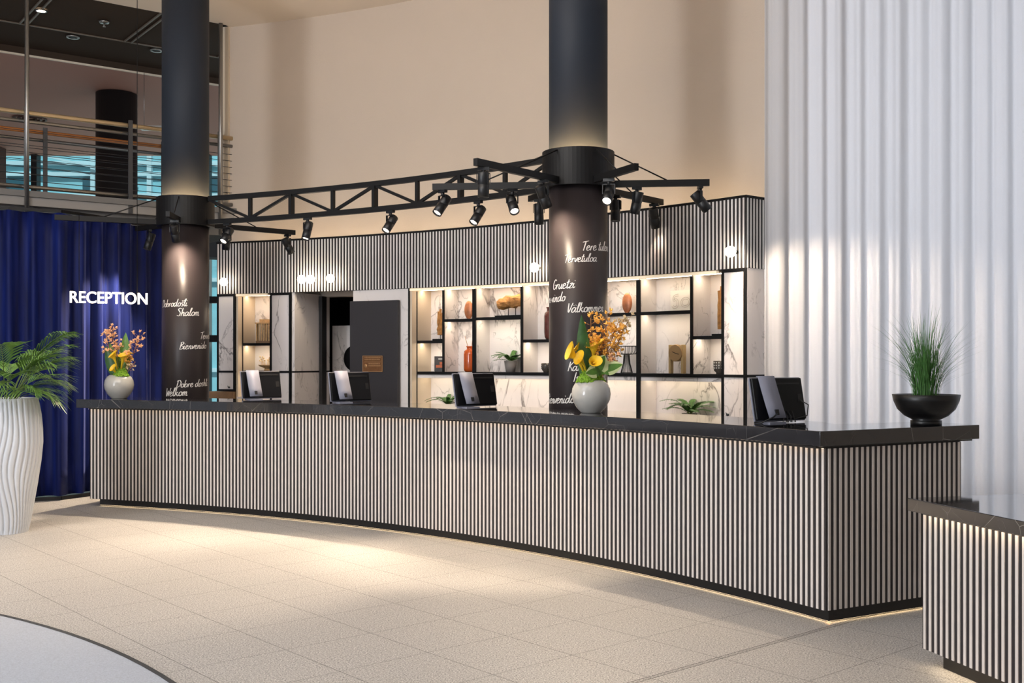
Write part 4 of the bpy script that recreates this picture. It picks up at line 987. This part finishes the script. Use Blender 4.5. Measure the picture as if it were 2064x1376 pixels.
# palm in a carved white planter
pc = ground(-2, 1076); pc = Vector((pc.x, pc.y + .12, 0)); t = thing('potted_palm', 'feathery green palm in a tall carved white planter', 'potted plant', pc)
prof = [(.185, 0), (.2, .06), (.225, .2), (.262, .42), (.29, .62), (.305, .78), (.303, .9), (.292, 1.02), (.275, 1.12), (.262, 1.17)]
def rad(z):
    for (r0, z0), (r1, z1) in zip(prof, prof[1:]):
        if z <= z1: return r0 + (r1 - r0) * (z - z0) / (z1 - z0)
    return prof[-1][0]
m = MB(); rows = []; SEG, RW = 320, 110
for i in range(RW + 1):
    z = 1.17 * i / RW; row = []
    for k in range(SEG + 1):
        a = 2 * PI * k / SEG
        w = .55 * math.sin(z * 5.2 + 1.5 * math.sin(a * 2)) + .35 * math.sin(z * 9.0 + a * 3) + .25 * math.sin(z * 3 - a * 5)
        g = 1 - abs(math.sin(a * 20 + 2.6 * w)); r = rad(z) - .022 * g ** 2.5 * min(1, (1.17 - z) * 25) * min(1, z * 20 + .2)
        row.append(pc + Vector((r * math.cos(a), r * math.sin(a), z)))
    rows.append(row)
m.grid(rows); m.lathe(pc, [(.262, 1.17), (.24, 1.172), (.235, 1.1)], 64, cap=False); m.lathe(pc, [(0, .001), (.185, .001)], 32, cap=False)
obj('planter', m, 'planter_white', t)
m = MB(); m.lathe(pc, [(0, 1.12), (.24, 1.115)], 32, cap=False); obj('soil', m, 'soil', t)
rng = random.Random(21)
for k in range(22):
    az = [-.2, .15, .5, -.55, .9, -1.0, 1.3, -1.4, 1.9, 2.6, 3.3, 4.0, -.05, .3, -.35, .7, -.8, .05, -.15, 4.4, -1.2, .4][k]
    base = pc + Vector((.06 * math.cos(az), .06 * math.sin(az), 1.115)); ln = [.62, .66, .56, .68, .55, .66, .70, .6, .7, .75, .7, .7, .72, .46, .52, .64, .58, .44, .62, .7, .74, .70][k]
    fm = frond(base, az, ln, [1.0, 1.15, .8, 1.05, .9, .9, 1.1, .7, 1.0, 1.0, .9, 1.0, 1.3, .6, .75, 1.0, .7, .7, 1.1, 1.0, 1.1, 1.3][k], [.5, .4, .5, .45, .5, .5, .45, .4, .5, .5, .5, .5, .45, .5, .5, .4, .5, .5, .55, .5, .4, .45][k], 11, .36, .019, .40, .46)
    obj('frond', fm, ['palm_leaf', 'palm_stem'], t)
# grass in a black bowl on the end of the counter
bc = Vector((2.555, 6.735, HC)); t = thing('potted_grass', 'tuft of tall green grass in a black footed bowl', 'potted plant', bc)
m = MB(); m.lathe(bc, [(0, 0), (.092, 0), (.092, .03), (.08, .034), (.13, .06), (.17, .1), (.192, .15), (.2, .19), (.193, .19), (.16, .165), (0, .165)], 48, cap=False); obj('bowl', m, 'bowl_black', t)
m = MB(); rng = random.Random(4)
for k in range(110): a = rng.uniform(0, 2 * PI); r = .17 * math.sqrt(rng.random()); m.ball(bc + Vector((math.cos(a) * r, math.sin(a) * r, .172)), rng.uniform(.009, .017), 6, 0, (1, 1, .7))
o = obj('pebbles', m, 'pebble', t); o['kind'] = 'stuff'
m = MB()
for k in range(330):
    a = rng.uniform(0, 2 * PI); r = .085 * math.sqrt(rng.random()); b = bc + Vector((math.cos(a) * r, math.sin(a) * r * .7, .165))
    h = rng.uniform(.24, .57) * (1.1 - r * 2); bend = rng.uniform(0, 1) ** 2.0 * .34 + r * .5; az = a + rng.uniform(-.6, .6); H = Vector((math.cos(az), math.sin(az), 0)); dr = rng.uniform(0, .25) * bend
    P = [b + H * bend * (i / 6) ** 2.1 + Vector((0, 0, h * (i / 6) - dr * 1.6 * (i / 6) ** 3)) for i in range(7)]
    blade(m, P, rng.uniform(.0032, .0055))
o = obj('grass', m, 'grass_leaf', t); o['kind'] = 'stuff'
# ferns
def fern(c, label, pot, n, ln, seed, name='potted_fern', zoff=0, lw=.012, ll=.055):
    t = thing(name, label, 'fern', c, 'ferns in the shelving'); rng = random.Random(seed)
    if pot:
        m = MB(); m.lathe(c, [(0, 0), (.05, 0), (.072, .125), (.066, .125), (.06, .11), (0, .11)], 28, cap=False); obj('pot', m, 'pot_grey', t); b = c + Vector((0, 0, .11))
    else:
        m = MB(); m.lathe(c, [(0, 0), (.05, 0), (.075, .05), (.07, .05), (0, .042)], 28, cap=False); obj('pot', m, 'pot_grey', t); b = c + Vector((0, 0, .045))
    m = MB(); m.lathe(b, [(0, .001), (.06, .0)], 16, cap=False); obj('soil', m, 'soil', t)
    for k in range(n):
        az = 2 * PI * k / n + rng.uniform(-.3, .3); l = ln * rng.uniform(.75, 1.1)
        up = rng.uniform(.5, 1.25); obj('frond', frond(b + Vector((math.cos(az) * .012, math.sin(az) * .012, 0)), az, l, up, up * rng.uniform(.45, .85), 20, ll, lw, .55, .08), ['fern_leaf', 'palm_stem'], t)
c, ph = spot_at(1029, ZB); fern(c, 'green fern in a grey pot on the middle shelf', True, 13, .25, 5, lw=.013, ll=.045)
c, ph = spot_at(903, .946, .2); fern(c, 'spiky green plant on the lower ledge beside the third monitor', False, 14, .27, 3, lw=.02, ll=.03)
c, ph = spot_at(1390, .946, .2); fern(c, 'bushy green fern on the lower ledge at the right', False, 18, .28, 6, lw=.013, ll=.05)

# flower arrangements in two round vases
def vase(c, label):
    t = thing('round_vase', label, 'vase', c, 'round grey vases')
    m = MB(); m.lathe(c, [(0, 0), (.075, 0), (.08, .006), (.115, .045), (.143, .1), (.150, .145), (.143, .19), (.122, .228), (.098, .246), (.09, .25), (.084, .246), (.08, .22), (0, .2)], 56, cap=False); obj('body', m, 'vase_ceramic', t); return t
def leaf(c, d, length, width, seed, mi=0, fold=.25):
    d = Vector(d).normalized(); mb = MB(); s = d.cross(Vector((0, 1, 0))).normalized(); n = s.cross(d); rows = [[], [], [], [], []]
    N = 14
    for i in range(N + 1):
        k = i / N; w = width / 2 * math.sin(PI * k ** .75) ** .8 if 0 < k < 1 else .001
        p = c + d * length * k + n * .04 * math.sin(k * 2) * length
        for j, x in enumerate((-1, -.5, 0, .5, 1)): rows[j].append(p + s * w * x + n * (-fold * w * (1 - abs(x))))
    mb.grid(rows, mi); return mb
def lily(c, d, size):
    d = Vector(d).normalized(); R = Vector((0, 0, 1)).rotation_difference(d).to_matrix(); mb = MB(); rows = []
    for i in range(9):
        k = i / 8; row = []
        for j in range(21):
            a = 2 * PI * j / 20; r = size * (.12 + .46 * k ** 1.8) * (1 + .12 * math.sin(a)); z = size * (1.15 * k + (.34 * k * k * math.cos(a)))
            if k > .85: r *= 1.12; z -= size * .03
            row.append(c + R @ Vector((r * math.cos(a), r * math.sin(a), z)))
        rows.append(row)
    mb.grid(rows); mb.tube([c - d * size * .9 - Vector((0, 0, size * .5)), c - d * .05 * size, c + d * .1 * size], size * .1, 7); mb.tube([c + d * size * .2, c + d * size * .85], size * .07, 7)
    return mb
def sprig(c, d, length, seed, n, spread, blob):
    rng = random.Random(seed); d = Vector(d).normalized(); mb = MB(); tip = c + d * length
    mb.tube([c, c + d * length * .5 + Vector((rng.uniform(-.01, .01), 0, 0)), tip], .0025, 5, 1)
    for k in range(n):
        s = rng.uniform(.42, 1.02); p = c + d * length * s; v = Vector((rng.uniform(-1, 1), rng.uniform(-1, 1), rng.uniform(.1, 1))).normalized(); q = p + v * spread * rng.uniform(.5, 1)
        mb.tube([p, q], .0014, 4, 1)
        for b in range(6):
            w = (v + Vector((rng.uniform(-1, 1), rng.uniform(-1, 1), rng.uniform(-1, 1))) * .9).normalized(); l = blob * rng.uniform(.9, 1.6)
            mb.tube([q, q + w * l * .6, q + w * l], [blob * .12, blob * .26, blob * .08], 5, 0)
    return mb
def moss(c, r, h, seed, n=170):
    rng = random.Random(seed); mb = MB(); n = int(n * 2.6); mb.lathe(c, [(r * .98, 0), (r * .8, h * .35), (r * .45, h * .68), (0, h * .85)], 16, cap=False)
    for k in range(n):
        a = rng.uniform(0, 2 * PI); q = math.sqrt(rng.random()) * r; mb.ball(c + Vector((math.cos(a) * q, math.sin(a) * q, h * (1 - (q / r) ** 2) * rng.uniform(.3, 1))), rng.uniform(.004, .0095), 5)
    return mb
v1 = ground(240, 803, HC); vd = F * .4 / (802 - HZ); v1 = Vector(((240 - CX) / F * 11.42, 11.42, HC))
vase(v1, 'round pale grey vase by the blue curtain at the left end of the counter')
v2 = at(1191.5, 800, 8.32); v2.z = HC
vase(v2, 'round pale grey vase in front of the middle column')
def arrangement(v, label, spec, big):
    b = v + Vector((0, 0, .225)); t = thing('flower_arrangement', label, 'flowers', b, 'flower arrangements')
    for kind, *a in spec:
        if kind == 'leaf': obj('leaf', leaf(b + Vector((a[0], a[1], .0)), a[2], a[3], a[4], 1), a[5], t)
        if kind == 'lily': obj('calla_lily', lily(b + Vector(a[0]), a[1], a[2] * 1.2), 'lily_yellow', t)
        if kind == 'sprig': obj('blossom_sprig', sprig(b + Vector((a[0], a[1], 0)), a[2], a[3], a[4], a[5], a[6], a[7]), [a[8], 'twig'], t)
        if kind == 'moss': o = obj('moss', moss(b + Vector(a[0]), a[1], a[2], a[3], a[4]), 'moss', t)
        if kind == 'anthurium':
            m = leaf(b + Vector(a[0]), a[1], a[2], a[3], 0, 0, .1)
            for q in range(len(m.f)):
                if q // 14 in (0, 3) and q % 14 > 3: m.m[q] = 1
            obj('anthurium_leaf', m, [a[4], 'leaf_pale'], t)
    m = MB(); m.lathe(b, [(0, .0), (.078, -.002)], 20, cap=False); obj('soil', m, 'soil', t)
    return t
arrangement(v1, 'coral and yellow flowers in the vase by the blue curtain', [
    ('leaf', -.04, .0, (-.28, -.1, 1), .34, .12, 'leaf_dark'), ('leaf', .03, .02, (.04, .05, 1), .47, .13, 'leaf_green'), ('leaf', -.02, .03, (-.3, .1, 1), .38, .1, 'leaf_green'),
    ('lily', (-.02, -.05, .16), (-.2, -.5, 1), .07), ('lily', (.05, -.05, .15), (.4, -.5, 1), .075), ('lily', (-.01, -.08, .05), (-.15, -.8, .7), .055), ('lily', (.07, -.02, .2), (.7, -.2, 1), .05),
    ('sprig', -.03, .0, (-.24, 0, 1), .47, 1, 26, .07, .022, 'blossom_coral'), ('sprig', .05, .0, (.38, .0, 1), .46, 2, 30, .08, .022, 'blossom_coral'), ('sprig', .0, .0, (-.05, .0, 1), .36, 3, 16, .06, .02, 'blossom_coral'), ('sprig', -.02, .0, (-.10, .02, 1), .50, 8, 18, .05, .022, 'blossom_coral'), ('sprig', .04, -.02, (.42, -.1, 1), .28, 9, 14, .06, .02, 'blossom_orange'),
    ('sprig', .06, -.01, (.75, -.1, 1), .2, 4, 12, .05, .014, 'dry_grass'),
    ('moss', (.03, -.03, .01), .085, .09, 5, 190)], False)
arrangement(v2, 'orange blossom and yellow lilies in the vase before the middle column', [
    ('leaf', -.045, -.03, (-.06, -.05, 1), .52, .11, 'leaf_dark'), ('leaf', -.03, -.01, (-.10, .05, 1), .46, .09, 'leaf_green'),
    ('lily', (-.10, -.05, .17), (-.75, -.4, .8), .085), ('lily', (-.06, -.07, .14), (-.45, -.7, .6), .07), ('lily', (.015, -.02, .2), (.1, -.3, 1), .085), ('lily', (.0, -.07, .14), (.25, -.8, .3), .06), ('lily', (-.08, -.01, .22), (-.5, 0, 1), .055),
    ('sprig', .0, .0, (.0, .05, 1), .50, 11, 26, .06, .022, 'blossom_orange'), ('sprig', .03, .0, (.18, .05, 1), .50, 12, 34, .085, .022, 'blossom_orange'), ('sprig', .04, .0, (.36, .02, 1), .50, 13, 32, .085, .022, 'blossom_orange'), ('sprig', .05, .0, (.5, .0, 1), .42, 14, 26, .075, .02, 'blossom_orange'), ('sprig', .05, -.02, (.62, -.1, 1), .24, 15, 16, .05, .022, 'blossom_coral'), ('sprig', .02, .02, (.25, .0, 1), .38, 16, 24, .08, .02, 'blossom_orange'),
    ('sprig', .06, .01, (.48, .1, 1), .55, 18, 20, .05, .02, 'dry_grass'), ('sprig', .06, .01, (.38, .1, 1), .5, 19, 20, .05, .02, 'dry_grass'),
    ('anthurium', (.02, -.06, .07), (.4, -.3, .75), .17, .15, 'leaf_green'), ('anthurium', (.07, -.07, .10), (.9, -.2, .25), .17, .11, 'leaf_green'), ('anthurium', (.06, -.08, .1), (-.5, -.3, -.1), .13, .1, 'leaf_green'),
    ('moss', (-.03, -.03, .01), .085, .11, 7, 230), ('moss', (.06, -.0, .01), .05, .06, 9, 60)], True)

# ================================================================= MONITORS
def monitor(px, py, d, label, yaw, cable=False, W=.43, Hh=.285):
    """all-in-one screen seen from behind on a leaning silver strip stand"""
    base = Vector(((px - CX) / F * d, d, HC)); R = Matrix.Rotation(yaw, 3, 'Z')          # local -Y faces the lobby (the back of the screen)
    t = thing('desk_monitor', label, 'monitor', base, 'monitors on the counter')
    T = R @ Matrix.Rotation(-.2, 3, 'X'); c = base + Vector((0, 0, .012))
    def L(x, y, z): return c + T @ Vector((x, y, z))
    m = MB(); m.box(L(0, .015, Hh / 2), (W, .012, Hh), T); obj('bezel', m, 'silver', t, bevel=.004)
    m = MB(); m.box(L(0, .021, Hh / 2 + .004), (W - .02, .004, Hh - .04), T); obj('screen', m, 'screen_black', t)
    m = MB(); m.box(L(0, 0, Hh / 2), (W - .012, .026, Hh - .012), T); bk = obj('back_cover', m, 'screen_black', t, bevel=.008)
    m = MB(); m.box(L(.07, -.0145, Hh - .045), (.22, .004, .012), T); m.box(L(.17, -.0145, Hh * .5), (.035, .004, .055), T); obj('ports', m, 'passage_black', bk)
    m = MB(); w = .135; q = [L(-.095, .0, Hh + .004), L(-.095, -.018, Hh + .002), L(-.095, -.036, Hh * .66), L(-.095, -.056, Hh * .33), L(-.095, -.076, .008)]
    P = [[p - R @ Vector((w / 2, 0, 0)) for p in q], [p + R @ Vector((w / 2, 0, 0)) for p in q]]; m.grid(P); ss = obj('stand_strip', m, 'silver', t, solid=.008)
    m = MB(); m.box(base + R @ Vector((-.095, .0, 0)) + Vector((0, 0, .004)), (w, .15, .008), R); obj('foot', m, 'silver', t)
    m = MB(); m.box(L(-.095, -.074, .045), (.026, .012, .036), T); obj('cable_outlet', m, 'passage_black', ss)
    if cable:
        m = MB(); a = L(-.10, -.08, .035); m.tube([a, a + R @ Vector((-.05, -.02, -.02)), Vector((a.x - .1, a.y - .01, HC + .006)), Vector((a.x - .14, a.y + .02, HC + .005))], .005, 7)
        for k in range(3): b = L(-.02 + .03 * k, -.02, .06); m.tube([b, b + R @ Vector((.01, -.03, -.04)), Vector((b.x + .01, b.y - .04, HC + .008)), Vector((b.x + .05, b.y - .02, HC + .006)), b + R @ Vector((.04, 0, 0))], .004, 6)
        b = L(.17, -.018, Hh * .45); m.tube([b, b + R @ Vector((.04, -.03, -.03)), b + R @ Vector((.03, -.03, -.1)), b + R @ Vector((-.06, -.02, -.12))], .004, 6)
        obj('cable', m, 'cable_black', t)
    return t
MON = [(529, 11.22, 'leftmost desk monitor, seen from behind beside the left column', .62), (709, 10.38, 'desk monitor in front of the charcoal door', .62), (962, 9.32, 'desk monitor between the charcoal door and the middle column', .66), (1575, 7.02, 'rightmost desk monitor with loose cables, beside the white curtain', .5)]
for x, d, lab, yaw in MON: monitor(x, 0, d, lab, yaw, x > 1500)

# ================================================================= RECEPTION SIGN
pA = at(141, 609, 11.0); pB = at(297, 613, 11.36); zb = 2.083
t = thing('reception_sign', 'glowing RECEPTION letters hanging before the blue curtain', 'sign', (pA + pB) / 2)
cu = bpy.data.curves.new('letters', 'FONT'); cu.body = 'RECEPTION'; cu.size = 1; cu.extrude = .08; cu.offset = .008
tmp = bpy.data.objects.new('letters', cu); COL.objects.link(tmp); bpy.context.view_layer.update()
me = tmp.evaluated_get(bpy.context.evaluated_depsgraph_get()).to_mesh()
vs = [v.co.copy() for v in me.vertices]; fs = [tuple(p.vertices) for p in me.polygons]
par = list(range(len(vs)))
def find(i):
    while par[i] != i: par[i] = par[par[i]]; i = par[i]
    return i
for f in fs:
    for k in f[1:]: par[find(k)] = find(f[0])
tmp.to_mesh_clear(); bpy.data.objects.remove(tmp)
wmin, wmax = min(v.x for v in vs), max(v.x for v in vs); hmax = max(v.y for v in vs if True)
caph = .117 / max(1e-6, (hmax)); span = (pB - pA); span.z = 0; LW = span.length; ux = span.normalized(); uy = Vector((-ux.y, ux.x, 0))
groups = {}
for i in range(len(vs)): groups.setdefault(find(i), []).append(i)
isl = sorted(groups.values(), key=lambda g: min(vs[i].x for i in g))
merged = []
for g in isl:
    x0, x1 = min(vs[i].x for i in g), max(vs[i].x for i in g)
    if merged and x0 < merged[-1][1] - .05: merged[-1][2].extend(g); merged[-1][1] = max(x1, merged[-1][1])
    else: merged.append([x0, x1, list(g)])
for x0, x1, g in merged:
    idx = {v: k for k, v in enumerate(g)}; m = MB()
    pv = [Vector((pA.x, pA.y, zb)) + ux * ((vs[i].x - wmin) / (wmax - wmin) * LW) + Vector((0, 0, vs[i].y * caph)) + uy * vs[i].z * .2 for i in g]
    m.add(pv, [tuple(idx[k] for k in f) for f in fs if f[0] in idx]); obj('letter', m, 'sign_lit', t)
for k, top in ((.115, ZA - .03), (.865, ZC)):
    b = Vector((pA.x, pA.y, zb)) + ux * LW * k; m = MB(); m.tube([b + Vector((0, 0, .1)), Vector((b.x, b.y, top))], .004, 6); obj('hanging_wire', m, 'black_metal', t)

# ================================================================= CURTAINS
def curtain(path, z0, z1, fold, amp, seed, extra=.4):
    """hanging cloth with soft irregular folds along a plan path"""
    rng = random.Random(seed); seglen = [0]
    for a, b in zip(path, path[1:]): seglen.append(seglen[-1] + (Vector(b) - Vector(a)).length)
    Lt = seglen[-1]; n = int(Lt / fold * 14); top = []; rows = []
    ph = [rng.uniform(0, 6) for _ in range(6)]
    def pt(s):
        for i in range(len(path) - 1):
            if s <= seglen[i + 1] + 1e-6:
                k = (s - seglen[i]) / (seglen[i + 1] - seglen[i]); a, b = Vector(path[i]), Vector(path[i + 1]); t_ = (b - a).normalized(); return a.lerp(b, k), Vector((-t_.y, t_.x))
    K = 10
    for r in range(K + 1):
        k = r / K; z = z0 + (z1 - z0) * k; row = []
        for i in range(n + 1):
            s = Lt * i / n; p, nn = pt(s)
            w = s / fold * 2 * PI + .9 * math.sin(s * 1.7 + ph[0]) + .5 * math.sin(s * 4.1 + ph[1] + k * .6)
            y = amp * (math.sin(w) + .35 * math.sin(2 * w + ph[2]) + extra * math.sin(w * .37 + ph[3] + .8 * (1 - k)) + .18 * math.sin(w * 3.1 + ph[4] + k)) * (1.0 - .25 * k)
            row.append(Vector((p.x + nn.x * y, p.y + nn.y * y, z)))
        rows.append(row)
    m = MB(); m.grid(rows); return m
bp_ = [(-7.4, 10.6), (-6.2, 11.15), (-5.3, 11.5), (-4.85, 11.74), (-4.62, 12.15), (-4.42, 12.75), (-4.15, 13.3), (-3.9, 13.55)]
t = thing('velvet_curtain', 'deep blue velvet curtain behind the reception sign', 'curtain', (-5.0, 11.5, 0))
obj('cloth', curtain(bp_, .05, 3.08, .26, .045, 3), 'blue_velvet', t, solid=.006)
m = MB()
for a, b in zip(bp_, bp_[1:]): m.bar((*a, 3.1), (*b, 3.1), .04, .03)
obj('curtain_track', m, 'black_metal', t)
m = MB()
for a, b in zip(bp_, bp_[1:]): m.bar((*a, .02), (*b, .02), .03, .04)
obj('bottom_hem', m, 'passage_black', t)
sp = [(2.255, 9.74), (2.9, 9.48), (3.8, 9.0), (5.2, 8.0), (6.4, 7.0)]
o = obj('sheer_curtain', curtain(sp, .03, ZC - .01, .165, .021, 11, .8), 'sheer_cloth', solid=.003)
tag(o, 'tall white sheer curtain at the right of the reception', 'curtain')
# wall with window behind the sheer curtain
# rug
rc = Vector((-6.166, 1.591)); m = MB(); m.lathe((rc.x, rc.y, 0), [(0, .012), (5.74, .012)], 160, cap=False); m.lathe((rc.x, rc.y, 0), [(5.735, .013), (5.763, .013), (5.766, .001)], 160, 1, cap=False)
t = obj('round_rug', m, ['rug_grey', 'rug_edge']); tag(t, 'large round light grey rug with a dark edge', 'rug')

# ================================================================= LIGHT
sky = bpy.data.worlds.new('sky'); S.world = sky; sky.use_nodes = True
bg = sky.node_tree.nodes['Background']; bg.inputs['Color'].default_value = (.88, .92, 1.0, 1); bg.inputs['Strength'].default_value = .44
su = bpy.data.lights.new('sun', 'SUN'); su.energy = 3.3; su.angle = .02; so = bpy.data.objects.new('sun', su); COL.objects.link(so); so.rotation_euler = (math.radians(42), 0, math.radians(8))
area('lobby_overhead_fill', (-2.5, 4.5, 5.6), (-2.0, 6.5, 0), 7, 5, 210, (.90, .95, 1.0))  # added overhead fill out of frame, not a fitting of the lobby
area('lobby_wall_wash', (-3.0, 7.0, 5.3), (0, 12.5, 4.6), 5, 1.0, 30, (1.0, .82, .64))
area('lobby_left_fill', (-6.0, 3.5, 5.6), (0.0, 9.5, 0.8), 4, 4, 130, (.96, .97, 1.0))  # extra fill from the upper left, added without a real roof opening
area('ceiling_fill', (-2.0, 6.2, 4.6), (-3.0, 11.5, 5.83), 3, 1.5, 80, (1.0, .90, .80))  # added out of frame to brighten the white ceiling
area('lobby_daylight', (-8.0, .2, 2.2), (1.0, 10, 2.8), 1.3, 3.6, 400, (.92, .95, 1.0))
area('window_behind_curtain', (7.0, 12.2, 3.4), (3.8, 9.0, 2.9), 4, 5, 420, (.80, .88, 1.0))
area('gallery_window_light', (-7.5, 23.4, 3.2), (-6.5, 14.0, 5.6), 8, 3, 130, (1.0, .80, .70))

cam = bpy.data.cameras.new('camera'); cam.sensor_width = 36; cam.lens = 36 * F / 2064; cam.shift_y = (HZ - 688) / 2064; cam.clip_end = 200
co = bpy.data.objects.new('camera', cam); COL.objects.link(co); co.location = (0, 0, CAMH); co.rotation_euler = (PI / 2, 0, 0); S.camera = co
S.view_settings.view_transform = 'Standard'; S.view_settings.look = 'None'; S.view_settings.exposure = 0.0; S.view_settings.gamma = 1; S.view_settings.use_curve_mapping = False
S.cycles.use_denoising = True; S.cycles.max_bounces = 7; S.cycles.diffuse_bounces = 4; S.cycles.glossy_bounces = 3; S.cycles.caustics_reflective = False; S.cycles.caustics_refractive = False; S.cycles.sample_clamp_indirect = 6
